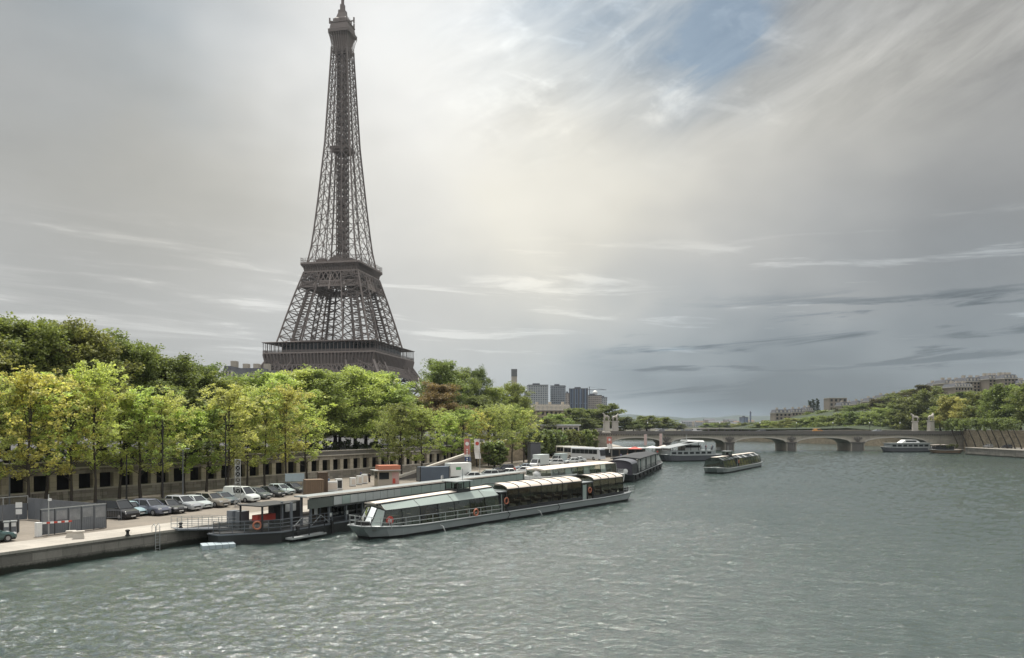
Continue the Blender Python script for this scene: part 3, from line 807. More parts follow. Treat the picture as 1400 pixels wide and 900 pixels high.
for i in range(4): proto('young%d' % i, 11 + i, 'young', 17., 3.0, 4.3, 32, 32, .62, .15, M['leaf']); YOUNG.append('young%d' % i)
for i in range(4): proto('plane%d' % i, 31 + i, 'plane', 20., 3.6, 6.6, 36, 66, 1.35, .215, M['leaf_dense']); PLANE.append('plane%d' % i)
for i in range(4): proto('far%d' % i, 51 + i, 'plane', 18., 2.2, 7.0, 24, 36, 1.75, .40, M['leaf_dense']); FAR.append('far%d' % i)
def clipped(key, seed):
    rg = random.Random(seed); root = empty('tree', (0, -500, 0)); w = MB().path([(0, 0, 0), (0, 0, 1.2), (0, 0, 3)], [.22, .18, .1], 6); w.build('trunk', M['bark'], root)
    cr = MB()
    for _ in range(70):
        d = rnd_dir(rg); c = Vector((d.x * 2.0, d.y * 2.0, 3.9 + d.z * 2.9)); leaf_quads(cr, c, 22, .75, .42, rg)
    cr.build('crown', M['leaf_dense'], root); PROTO[key] = (root, 6.8, 2.6); root['used'] = 0; ROUND.append(key)
clipped('round0', 71); clipped('round1', 72)
TRG = random.Random(99)
def tree(key, x, y, z, height, radius, col, label, group=None, name=None):
    root, H, sp = PROTO[key]
    if root['used'] == 0: t = root; root['used'] = 1; t.location = (x, y, z); t.rotation_euler = (0, 0, TRG.random() * 6.28)
    else: t = copy_tree(root, (x, y, z), TRG.random() * 6.28)
    t['label'] = label; t['category'] = 'tree'
    if group: t['group'] = group
    t.scale = (radius / sp, radius / sp, height / H)
    for ch in KIDS[t.name]:
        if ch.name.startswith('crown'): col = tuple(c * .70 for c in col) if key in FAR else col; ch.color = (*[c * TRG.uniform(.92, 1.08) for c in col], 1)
    return t
ORD = ['first', 'second', 'third', 'fourth', 'fifth', 'sixth', 'seventh', 'eighth', 'ninth', 'tenth', 'eleventh', 'twelfth', 'thirteenth', 'fourteenth', 'fifteenth', 'sixteenth', 'seventeenth', 'eighteenth', 'nineteenth', 'twentieth',
       'twenty-first', 'twenty-second', 'twenty-third', 'twenty-fourth', 'twenty-fifth', 'twenty-sixth', 'twenty-seventh', 'twenty-eighth']
def on_line(px, P, d):
    k = (px - 700) / FPX; s = (k * P[1] - P[0]) / (d[0] - k * d[1]); return P[0] + d[0] * s, P[1] + d[1] * s
WD = (.4755, .8797)
def wall_off(o): return (-60.6 + .8797 * o, 90 - .4755 * o)
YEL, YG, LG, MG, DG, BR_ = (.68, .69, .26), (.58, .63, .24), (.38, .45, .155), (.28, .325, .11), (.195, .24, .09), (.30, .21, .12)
# young trees in a row along the foot of the wall (picture column, top row, colour)
front = [(-52, 505, YG), (-8, 500, YG), (38, 498, YEL), (62, 488, YG), (98, 500, YEL), (130, 486, YEL), (163, 512, YG), (192, 516, YG), (222, 528, YG), (252, 540, YG), (282, 545, LG), (310, 520, YEL), (338, 528, YEL), (362, 518, YG), (392, 520, YG), (420, 532, YG)]
for i, (px, top, col) in enumerate(front):
    x, y = on_line(px, wall_off(3.2 + (i % 3) * 1.3), WD); h = (zat(top + 4, y) - 1.6) * (.93 + .04 * (i * 7 % 3))
    tree(YOUNG[i % 4], x, y, 1.6, h, 4.3 + (i * 5 % 4) * .4, col, '%s yellow-green slender tree from the left along the arcade wall' % ORD[i] if i > 1 else 'slender tree at the left edge of the row before the arcade wall', 'young trees along the arcade wall', 'young_tree')
# big planes on the upper road behind the wall
back = [(-60, 428, MG, 9), (-15, 430, MG, 9), (28, 434, MG, 9), (66, 433, MG, 10), (104, 441, MG, 9), (142, 452, MG, 10), (176, 466, MG, 9), (208, 478, MG, 10), (240, 487, DG, 9), (272, 494, DG, 10), (298, 516, MG, 9)]
for i, (px, top, col, o_) in enumerate(back):
    x, y = on_line(px, wall_off(-o_ - (i % 2) * 3), WD); h = (zat(top, y) - 5.9) * .955
    tree(PLANE[i % 4], x, y, 5.9, h, 6.6 + (i % 3) * .5, col, 'dark green tree on the upper road, %s from the left behind the yellow row' % ORD[i], 'plane trees on the upper road')
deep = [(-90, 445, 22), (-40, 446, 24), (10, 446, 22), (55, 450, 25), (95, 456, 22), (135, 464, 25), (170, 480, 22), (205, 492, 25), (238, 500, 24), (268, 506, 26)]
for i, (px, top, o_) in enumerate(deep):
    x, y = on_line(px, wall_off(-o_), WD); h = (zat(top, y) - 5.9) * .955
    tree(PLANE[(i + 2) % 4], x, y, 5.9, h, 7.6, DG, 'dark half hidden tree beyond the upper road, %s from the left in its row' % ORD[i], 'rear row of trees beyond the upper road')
mid = [(322, 528, YG, 9), (348, 512, LG, 12), (378, 507, YG, 10), (404, 506, YG, 13), (432, 503, LG, 10), (458, 508, LG, 12), (486, 497, YG, 9), (512, 508, LG, 12), (538, 522, LG, 9)]
for i, (px, top, col, o_) in enumerate(mid):
    x, y = on_line(px, wall_off(-o_), WD); h = (zat(top, y) - 5.9) * .955
    tree(PLANE[(i + 1) % 4], x, y, 5.9, h, 7.6 + (i % 2), col, 'bushy green tree below the iron tower, %s from the left' % ORD[i], 'trees at the foot of the iron tower')
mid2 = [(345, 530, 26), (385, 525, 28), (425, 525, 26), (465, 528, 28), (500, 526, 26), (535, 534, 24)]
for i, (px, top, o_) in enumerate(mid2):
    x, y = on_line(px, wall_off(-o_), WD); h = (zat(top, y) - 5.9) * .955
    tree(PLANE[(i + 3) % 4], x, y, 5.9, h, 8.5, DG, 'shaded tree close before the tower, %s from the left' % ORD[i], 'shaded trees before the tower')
# the two green trees before the ramp
for px, top, base, col, r, lab in ((549, 548, 648, MG, 4.2, 'green tree with bare trunk beside the orange roofed kiosk'), (577, 552, 652, LG, 4.2, 'bright green tree with bare trunk above the blue container'), (531, 566, 640, LG, 3.0, 'small pale green tree left of the tree by the orange roofed kiosk')):
    Y = 142 if px > 540 else 150; x = atY(px, Y); tree(YOUNG[TRG.randrange(4)], x, Y, 1.6, zat(top, Y) - 1.6, r + 1.0, col, lab)
# big trees right of the tower
for px, top, Y, r, col, lab in ((600, 497, 235, 9, MG, 'tallest dark green tree right of the tower'), (598, 527, 205, 7.5, BR_, 'brown leaved tree right of the tower foot'), (628, 508, 250, 8, MG, 'tall dark tree between the tallest tree and the chimney'), (652, 506, 262, 6, DG, 'narrow dark tree left of the chimney'),
                               (572, 548, 225, 7, MG, 'green tree directly right of the tower foot'), (676, 533, 262, 7.5, LG, 'light green tree below the chimney'), (700, 526, 285, 7, MG, 'round topped tree right below the grey chimney'), (655, 545, 240, 8, DG, 'shaded tree behind the pale quay trees'), (712, 545, 300, 7, MG, 'dark tree left of the tower blocks'), (625, 556, 215, 7, DG, 'low shaded tree under the brown leaved tree'), (690, 556, 250, 7, DG, 'low shaded tree behind the banners')):
    z = 7.; tree(PLANE[TRG.randrange(4)], atY(px, Y), Y, z, zat(top, Y) - z, r, col, lab)
# pale young trees on the far part of the port
pale = [(612, 562, 172), (632, 556, 176), (652, 560, 182), (668, 552, 186), (684, 550, 192), (700, 552, 198), (716, 556, 205)]
for i, (px, top, Y) in enumerate(pale):
    tree(YOUNG[(i + 1) % 4], atY(px, Y), Y, 1.6, zat(top, Y) - 1.6, 5.2, LG if i % 2 else YG, 'pale green slender tree on the port, %s from the banners towards the coaches' % ORD[i], 'pale young trees on the port')
tree(ROUND[0], atY(676, 178), 178, 1.6, 6.0, 3.4, DG, 'dark small tree low behind the white banner'); 
# clipped row on the embankment
for i in range(9):
    px = 736 + i * 9; Y = 226 + i * 8.6; tree(ROUND[i % 2], atY(px, Y), Y, 1.6, zat(590 - (i % 3), Y) - 1.6, 3.4, DG, 'clipped dark tree above the coaches, %s from the left' % ORD[i], 'clipped trees above the coaches')
tree(ROUND[1], atY(726, 222), 222, 1.6, 8.6, 4., (.22, .25, .15), 'pale grey-green tree at the left end of the trimmed row')
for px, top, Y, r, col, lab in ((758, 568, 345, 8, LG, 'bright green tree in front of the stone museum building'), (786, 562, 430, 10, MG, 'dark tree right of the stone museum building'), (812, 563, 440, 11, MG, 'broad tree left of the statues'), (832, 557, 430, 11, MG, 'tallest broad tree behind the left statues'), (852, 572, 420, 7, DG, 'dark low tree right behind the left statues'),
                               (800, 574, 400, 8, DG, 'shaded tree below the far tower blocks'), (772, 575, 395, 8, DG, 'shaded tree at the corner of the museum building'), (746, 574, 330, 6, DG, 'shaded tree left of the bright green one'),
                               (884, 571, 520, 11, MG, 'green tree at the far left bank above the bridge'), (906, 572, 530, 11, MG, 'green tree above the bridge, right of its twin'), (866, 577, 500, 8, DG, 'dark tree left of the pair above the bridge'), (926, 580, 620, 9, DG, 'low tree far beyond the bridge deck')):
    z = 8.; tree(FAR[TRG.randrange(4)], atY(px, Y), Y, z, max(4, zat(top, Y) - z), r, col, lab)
# right bank: the row behind the river wall
rb_row = [(1286, 556, 352, MG), (1302, 545, 345, YEL), (1320, 546, 338, YEL), (1340, 538, 330, MG), (1358, 534, 322, MG), (1376, 531, 315, MG), (1396, 530, 306, MG), (1418, 528, 298, MG), (1440, 528, 290, MG)]
for i, (px, top, Y, col) in enumerate(rb_row):
    x = max(atY(px, Y), 206); h = zat(top, Y) - 9
    tree(FAR[i % 4] if i % 2 else PLANE[i % 4], x, x / (px - 700) * FPX, 9., h, 7.6, tuple(c * .8 for c in col) if col is YEL else col, ('yellow-green tree above the right river wall, %s after the right statues' if col is YEL else 'green tree above the right river wall, %s after the right statues') % ORD[i], 'trees along the right river wall')
n_ = 0
for px, top, Y, col in ((1268, 540, 420, MG), (1250, 548, 430, MG), (1232, 556, 445, MG), (1212, 560, 460, LG), (1192, 566, 475, LG), (1172, 566, 490, MG), (1153, 568, 505, LG), (1135, 570, 520, MG), (1118, 572, 535, LG), (1102, 573, 550, MG), (1086, 574, 565, LG), (1070, 576, 580, MG), (1055, 578, 600, LG), (1041, 579, 620, MG)):
    tree(FAR[n_ % 4], atY(px, Y), Y, 5.0, zat(top, Y) - 5.0, 10.5, col, 'green tree behind the bridge, %s leftward from the right statues' % ORD[n_], 'trees along the far right bank'); n_ += 1
for i in range(8):
    px = 968 + i * 12; Y = 690 + i * 8; tree(FAR[i % 4], atY(px, Y), Y, 2.6, zat(580.5 - (i % 3) * .7, Y) - 2.6, 9, (LG, MG, DG)[i % 3], 'low far tree beyond the middle of the bridge, %s from the left' % ORD[i], 'far trees beyond the bridge')
n_ = 0
for px, top, Y, col in ((1284, 530, 520, MG), (1262, 529, 520, BR_), (1242, 534, 540, MG), (1222, 541, 560, MG), (1204, 548, 580, BR_), (1186, 553, 600, MG), (1168, 556, 600, MG), (1150, 561, 640, BR_), (1130, 563, 660, MG), (1112, 566, 690, MG), (1094, 569, 720, MG), (1076, 571, 740, MG), (1300, 541, 480, MG), (1318, 538, 470, MG)):
    z = max(9, zat(top + 22, Y)); tree(FAR[(n_ + 1) % 4], atY(px, Y), Y, z, zat(top, Y) - z, 11, col if col is not BR_ else (.12, .105, .035), 'olive tree on the wooded slope, %s leftward of the hilltop houses' % ORD[n_], 'wooded slope above the right bank'); n_ += 1
# ------------------------------------------------------------------ boats
def beam_at(s, L, b, bow=6., stern=3.):
    if s < bow: t = 1 - s / bow; return b * (1 - .62 * t ** 2.2)
    if s > L - stern: t = (s - (L - stern)) / stern; return b * (1 - .25 * t ** 2)
    return b
def hull(root, L, b, gz, mat, bow=6., stern=3., bow_rise=.35, rake=1.4, bottom=-.5, n=26):
    """hull with its bow at x = 0; gunwale height gz"""
    mb = MB(); rings = []; lower = []; rail = []
    for i in range(n + 1):
        s = L * i / n; s = min(s, L); w = beam_at(s, L, b, bow, stern)
        lift = bow_rise * max(0, 1 - s / (bow * 1.6)) ** 1.6 + .25 * max(0, (s - L + stern * 3) / (stern * 3)) ** 2
        k = max(0, 1 - s / bow); k2 = max(0, (s - L + 2.2) / 2.2); sx = s + rake * k * .8 - .8 * k2
        rings.append([(sx + .3 * k, -w * .82 + .6 * k * w * .4, bottom), (sx, -w * .95, .26), (s, -w, gz + lift), (s, w, gz + lift), (sx, w * .95, .26), (sx + .3 * k, w * .82 - .6 * k * w * .4, bottom)])
    mb.loft([[r[1], r[2], r[3], r[4]] for r in rings]); h = mb.build('hull', mat, root)
    lo = MB().loft([[r[0], tuple(Vector(r[1]) * .999), tuple(Vector(r[4]) * .999), r[5]] for r in rings]); lo.build('keel', M['antifoul'], root)
    rl = MB(); rl.path([Vector(r[2]) + Vector((0, -.03, 0)) for r in rings], .09, 5); rl.path([Vector(r[3]) + Vector((0, .03, 0)) for r in rings], .09, 5); rl.path([Vector(rings[0][2]), Vector(rings[0][3])], .09, 5)
    rl.build('rubbing_rail', M['pale_steel'], root, smooth=True)
    return rings
def railing(name, root, pts, h, mat, n_rail=2, step=1.5, t=.045, gap=0):
    mb = MB()
    for a, b in zip(pts, pts[1:]):
        a, b = Vector(a), Vector(b); L = (b - a).length; m = max(1, round(L / step))
        for k in range(m + 1): p = a.lerp(b, k / m); mb.bar(p, p + Vector((0, 0, h)), t)
        for j in range(n_rail): z = Vector((0, 0, h * (j + 1) / n_rail)); mb.bar(a + z, b + z, t)
    return mb.build(name, mat, root)
def lifebuoy(root, c, axis, name='lifebuoy', r=.36):
    o = MB().torus(c, axis, r, .09, 18, 6).build(name, M['orange'], root, smooth=True); return o
def panes(root, pts_lo, pts_hi, glass_, frame, fw=.07, mid=None, name='window'):
    """a glazed band: each pane a part with its frame as sub-part"""
    for i in range(len(pts_lo) - 1):
        a, b, c, d = (Vector(p) for p in (pts_lo[i], pts_lo[i + 1], pts_hi[i + 1], pts_hi[i]))
        w = MB().add([a, b, c, d], [(0, 1, 2, 3)]).build(name, glass_ if not isinstance(glass_, list) else glass_[i % len(glass_)], root)
        f = MB()
        for p, q in ((a, b), (b, c), (c, d), (d, a)): f.bar(p, q, fw)
        f.build('frame', frame, w)
def seats(mb, s0, s1, b, z):
    s = s0
    while s < s1:
        for y in (-b * .62, b * .62):
            mb.box(s, s + .9, y - .5, y + .5, z + .7, z + .75); mb.box(s + .42, s + .5, y - .05, y + .05, z, z + .7)
            for e in (-.55, 1.1): mb.box(s + e, s + e + .4, y - .5, y + .5, z + .4, z + .46); mb.box(s + (e if e < 0 else e + .36), s + (e + .05 if e < 0 else e + .42), y - .5, y + .5, z + .4, z + 1.0)
        s += 2.3
def cloths(root, s0, s1, b, z):
    m = MB(); s = s0
    while s < s1:
        for y in (-b * .62, b * .62): m.box(s - .03, s + .93, y - .53, y + .53, z + .46, z + .78); m.box(s + .2, s + .3, y - .05, y + .05, z + .78, z + 1.02)
        s += 2.3
    m.build('tablecloths', M['cream'], root)
def tour_boat(name, P, Q, beam, label, secs, L=None, gz=1.05, hullmat='hull_grey', roof='cream', wheelhouse=11.5, logo=False, jets=()):
    P, Q = Vector(P), Vector(Q); d = (Q - P).normalized(); nn = Vector((-d.y, d.x)); L = L or (Q - P).length
    o_ = P + nn * beam; rz = math.atan2(d.y, d.x)
    root = empty(name, (o_.x, o_.y, 0), rz, label, 'boat')
    rg = hull(root, L, beam, gz, M[hullmat], bow=4.5, stern=3.5)
    dk = MB(); s_ = [0.15 + (L - .3) * i / 30 for i in range(31)]
    dk.strip([(s, -beam_at(s, L, beam, 4.5, 3.5) + .1, gz - .12 + .35 * max(0, 1 - s / 7.2) ** 1.6) for s in s_], [(s, beam_at(s, L, beam, 4.5, 3.5) - .1, gz - .12 + .35 * max(0, 1 - s / 7.2) ** 1.6) for s in s_]); dk.build('deck', M['pale_steel'], root)
    b = beam - .45; zl = gz + .42; it = MB()
    for (s0, s1, kind) in secs:
        if kind == 'bow':
            n = 7; ss = [s0 + (s1 - s0) * i / n for i in range(n + 1)]
            zt = lambda s: 2.78 + .012 * (s - s0)
            rd = lambda s: 3.45 + .55 * (s - s0) / (s1 - s0)
            wb = lambda s: min(b, beam_at(s, L, beam, 4.5, 3.5) - .3)
            MB().add([(s0 - .9, -wb(s0) * .9, gz - .1), (s1, -b, gz - .1), (s1, b, gz - .1), (s0 - .9, wb(s0) * .9, gz - .1)], [(0, 1, 2, 3)]).build('cabin_floor', M['interior'], root)
            for sg in (-1, 1):
                panes(root, [(s, sg * wb(s), gz + .0) for s in ss], [(max(s, s0 + .75), sg * (wb(s) - .28), zt(s)) for s in ss], [M['glass'], M['glass'], M['glass_dark'], M['glass'], M['glass'], M['glass_dark']], M['dark_steel'], .07)
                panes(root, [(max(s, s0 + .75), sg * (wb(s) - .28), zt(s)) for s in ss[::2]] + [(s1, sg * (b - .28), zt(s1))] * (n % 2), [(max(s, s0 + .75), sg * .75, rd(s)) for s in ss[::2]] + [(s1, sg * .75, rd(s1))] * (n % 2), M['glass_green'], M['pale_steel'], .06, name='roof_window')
            w0 = wb(s0); fr_lo = [(s0, -w0, gz), (s0 - .85, -w0 * .5, gz + .1), (s0 - 1.0, 0, gz + .1), (s0 - .85, w0 * .5, gz + .1), (s0, w0, gz)]
            h0 = zt(s0); fr_hi = [(s0 + .75, -w0 + .28, h0), (s0 + .35, -w0 * .45, h0 + .25), (s0 + .25, 0, h0 + .4), (s0 + .35, w0 * .45, h0 + .25), (s0 + .75, w0 - .28, h0)]
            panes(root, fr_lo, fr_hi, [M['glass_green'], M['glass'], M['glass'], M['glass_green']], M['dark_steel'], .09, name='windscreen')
            r = MB().loft([[(s, -.82, rd(s) - .05), (s, -.82, rd(s) + .03), (s, 0, rd(s) + .14), (s, .82, rd(s) + .03), (s, .82, rd(s) - .05)] for s in [s0 + .1] + ss[1:]]); r.build('roof', M[roof], root)
            MB().add([(s0 + .2, -.85, rd(s0) + .06), (s0 + .75, -w0 + .25, h0 + .04), (s0 + .75, w0 - .25, h0 + .04), (s0 + .2, .85, rd(s0) + .06)], [(0, 1, 2, 3)]).build('visor', M[roof], root)
            fr = MB()
            for sg in (-1, 1): fr.bar((s0 + .2, sg * .86, rd(s0) - .12), (s1, sg * .86, rd(s1) - .12), .08, .2)
            fr.build('roof_frame', M['dark_steel'], root)
            seats(it, s0 + 2, s1 - 1.5, b, gz - .1)
            cu = MB()
            for sx in (s0 + 5.2, s0 + 6.4): cu.box(sx, sx + .08, -b + .4, -b + 1.5, gz + .3, 2.75)
            cu.build('curtain', paint('curtain', (.30, .26, .12), .9, 0, .2, 3.) if 'curtain' not in MATS else MATS['curtain'], root)
            if logo:
                lg = MB().lathe([(.02, 0), (.46, 0), (.46, .03), (.02, .03)], 20); e = lg.build('round_emblem', M['red'], root); e.location = (s0 + 1.0, -w0 - .06, gz + .72); e.rotation_euler = (R(90 + 9), 0, R(-10))
                em = MB(); em.box(-.26, .26, -.04, .04, .035, .05); em.box(-.2, .2, .09, .15, .035, .05); em.box(-.2, .2, -.15, -.09, .035, .05); em.build('emblem_mark', M['white'], e)
        elif kind == 'curve':
            n = max(3, round((s1 - s0) / 2.4)); ss = [s0 + (s1 - s0) * i / n for i in range(n + 1)]; zt = 3.62; RI = .62
            MB().box(s0, s1, -b, b, gz - .1, gz - .02).build('cabin_floor', M['interior'], root)
            for sg in (-1, 1):
                MB().box(s0, s1, sg * b - .04, sg * b + .04, gz - .1, zl).build('cabin_side', M['dark_steel'], root)
                panes(root, [(s, sg * b, zl) for s in ss], [(s, sg * (b - .16), zt) for s in ss], M['glass_dark'], M['dark_steel'], .05)
            arc = lambda s: [(s, (b - .05) * math.cos(t), zt + RI * math.sin(t)) for t in [math.pi * k / 10 for k in range(11)]]
            arci = lambda s: [(s, (b - .12) * math.cos(t), zt - .08 + RI * math.sin(t)) for t in [math.pi * k / 10 for k in range(11)]]
            for i in range(n):
                a, c = ss[i] + .07, ss[i + 1] - .07
                m = MB(); m.loft([arc(a), arc(c)], cap=False, closed=False); m.loft([arci(a), arci(c)], cap=False, closed=False); m.build('roof_panel', M[roof], root, smooth=True)
            rb_ = MB()
            for s in ss: rb_.path([(x, y * 1.01, z + .03) for x, y, z in arc(s)], .05, 4)
            for sg in (-1, 1): rb_.bar((s0, sg * (b - .05), zt), (s1, sg * (b - .05), zt), .12, .14)
            rb_.build('roof_rib', M['dark_steel'], root)
            for s in (s0, s1):
                e = MB().add([(s, (b - .1), zl)] + arc(s) + [(s, -(b - .1), zl)], [tuple(range(13))]); e.build('end_window', M['glass_dark'], root)
            seats(it, s0 + 1.2, s1 - 1.6, b, gz - .1); cloths(root, s0 + 1.2, s1 - 1.6, b, gz - .1)
        elif kind == 'gap':
            MB().box(s0, s1, -b + .1, b - .1, gz - .1, gz - .02).build('landing', M['dark_steel'], root)
            for sg in (-1, 1):
                g = MB()
                for s in (s0 + .1, (s0 + s1) / 2, s1 - .1): g.bar((s, sg * (b - .1), gz), (s, sg * (b - .1), 3.35), .12)
                g.bar((s0, sg * (b - .1), 3.3), (s1, sg * (b - .1), 3.3), .14)
                g.build('door_frame', M['dark_steel'], root)
            MB().box(s0, s1, -b + .1, b - .1, 3.36, 3.44).build('landing_roof', M['hull_grey'], root)
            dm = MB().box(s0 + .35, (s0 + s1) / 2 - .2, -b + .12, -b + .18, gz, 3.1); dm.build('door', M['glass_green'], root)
            lifebuoy(root, ((s0 + s1) / 2 + .45, -b - .02, gz + 1.25), (0, 1, 0))
        elif kind == 'flat':       # flat panelled roof with sloping side glass
            n = max(2, round((s1 - s0) / 3)); ss = [s0 + (s1 - s0) * i / n for i in range(n + 1)]
            MB().box(s0, s1, -b, b, gz - .1, gz - .02).build('cabin_floor', M['interior'], root)
            for sg in (-1, 1):
                panes(root, [(s, sg * b, gz + .1) for s in ss], [(s, sg * (b - .5), 3.0) for s in ss], M['glass'], M['dark_steel'], .09)
                panes(root, [(s, sg * (b - .5), 3.02) for s in ss], [(s, sg * .3 * b, 3.7) for s in ss], M['glass'] if s0 < 5 else [M['glass_dark'], M['pale_steel']], M['dark_steel'], .14, name='roof_window')
            MB().box(s0, s1, -.3 * b - .05, .3 * b + .05, 3.68, 3.82).build('roof', M[roof], root)
            for s in (s0, s1): MB().add([(s, -b, gz), (s, b, gz), (s, b - .5, 3.0), (s, .3 * b, 3.7), (s, -.3 * b, 3.7), (s, -b + .5, 3.0)], [tuple(range(6))]).build('end_window', M['glass'], root)
            seats(it, s0 + 1.2, s1 - 1.6, b, gz - .1)
        elif kind == 'open':
            railing('railing', root, [(s0, -b, gz - .1), (s1, -b + .2, gz - .1), (s1, b - .2, gz - .1), (s0, b, gz - .1)], 1.1, M['pale_steel'], 3, 1.0)
            st = MB()
            for k in range(4): st.box(s0 + .3 + k * .55, s0 + .7 + k * .55, -b + .5, -b + 1., gz, gz + .85)
            st.build('deck_locker', M['dark_steel'], root)
    it.build('table_and_seats', M['wood'], root)
    if wheelhouse:
        s, z = wheelhouse, 3.9
        w = MB().box(s, s + 2.3, -.95, .95, z - .2, z + .18); w = w.build('wheelhouse', M['dark_steel'], root)
        wf = MB()
        for x in (s + .06, s + 1.15, s + 2.24):
            for y in (-.9, .9): wf.bar((x, y, z + .1), (x, y, z + 1.0), .1)
        wf.build('wheelhouse_post', M['dark_steel'], w)
        MB().box(s - .25, s + 2.55, -1.15, 1.15, z + 1.0, z + 1.1).build('wheelhouse_roof', M['hull_grey'], w)
        MB().box(s + .9, s + 1.5, -.35, .35, z + .18, z + .75).build('helm', M['black'], w)
        for y in (-.93, .93): MB().add([(s, y, z + .18), (s + 2.3, y, z + .18), (s + 2.3, y, z + 1.), (s, y, z + 1.)], [(0, 1, 2, 3)]).build('wheelhouse_window', M['glass'], w)
        MB().bar((s + 2, 0, z + 1.1), (s + 2, 0, z + 2.4), .07).build('mast', M['pale_steel'], w)
    for s, dz in jets:
        MB().path([(s, -beam - .02, .75), (s + .12, -beam - .35, .6), (s + .2, -beam - .62, .02)], [.025, .035, .05], 6).build('water_jet', M['white'], root, smooth=True)
    return root, rg, b, gz, L
hero, rg_, hb_, hgz, HL = tour_boat('tour_boat', (-13.4, 73.3), (18.9, 116.1), 2.6, 'long grey glass-roofed tour boat beside the dark pontoon, red round emblem at its bow',
    [(1.9, 20.6, 'bow'), (20.6, 21.9, 'gap'), (21.9, 38.9, 'curve'), (38.9, 41.9, 'gap'), (41.9, 50.6, 'curve'), (50.6, 54.4, 'open')], wheelhouse=14.2, logo=True, jets=((9.5, 0), (27.5, 0)))
railing('bow_railing', hero, [(2.6, -2.2, 1.1), (.7, -1.6, 1.35), (.1, -.8, 1.4), (.1, .8, 1.4), (.7, 1.6, 1.35), (2.6, 2.2, 1.1)], .95, M['pale_steel'], 2, .9, .05)
railing('side_railing', hero, [(2.6, -2.48, 1.02), (20.4, -2.55, 1.02)], .95, M['pale_steel'], 2, 1.9, .05)
lifebuoy(hero, (15.5, -2.62, 1.5), (0, 1, 0))
MB().box(.6, 1.6, -.7, .7, 1.25, 1.75).build('anchor_winch', M['black'], hero)
fd = MB()
for s in (22, 24.5, 29, 33): pass
for s in (21.3, 32.0): MB().path([(s, -2.65, 1.15), (s + .25, -2.85, .75), (s, -2.7, .3)], .05, 6).build('mooring_line', M['black'], hero)

# the second glass boat heading upstream
tb2 = tour_boat('tour_boat', (49.8, 178.5), (71.5, 215.5), 3.0, 'small looking dark glass tour boat under way in midstream before the bridge', [(2.2, 14, 'flat'), (14, 16, 'gap'), (16, 30, 'flat'), (30, 41, 'flat'), (41, 45.5, 'open')], wheelhouse=13.0)[0]

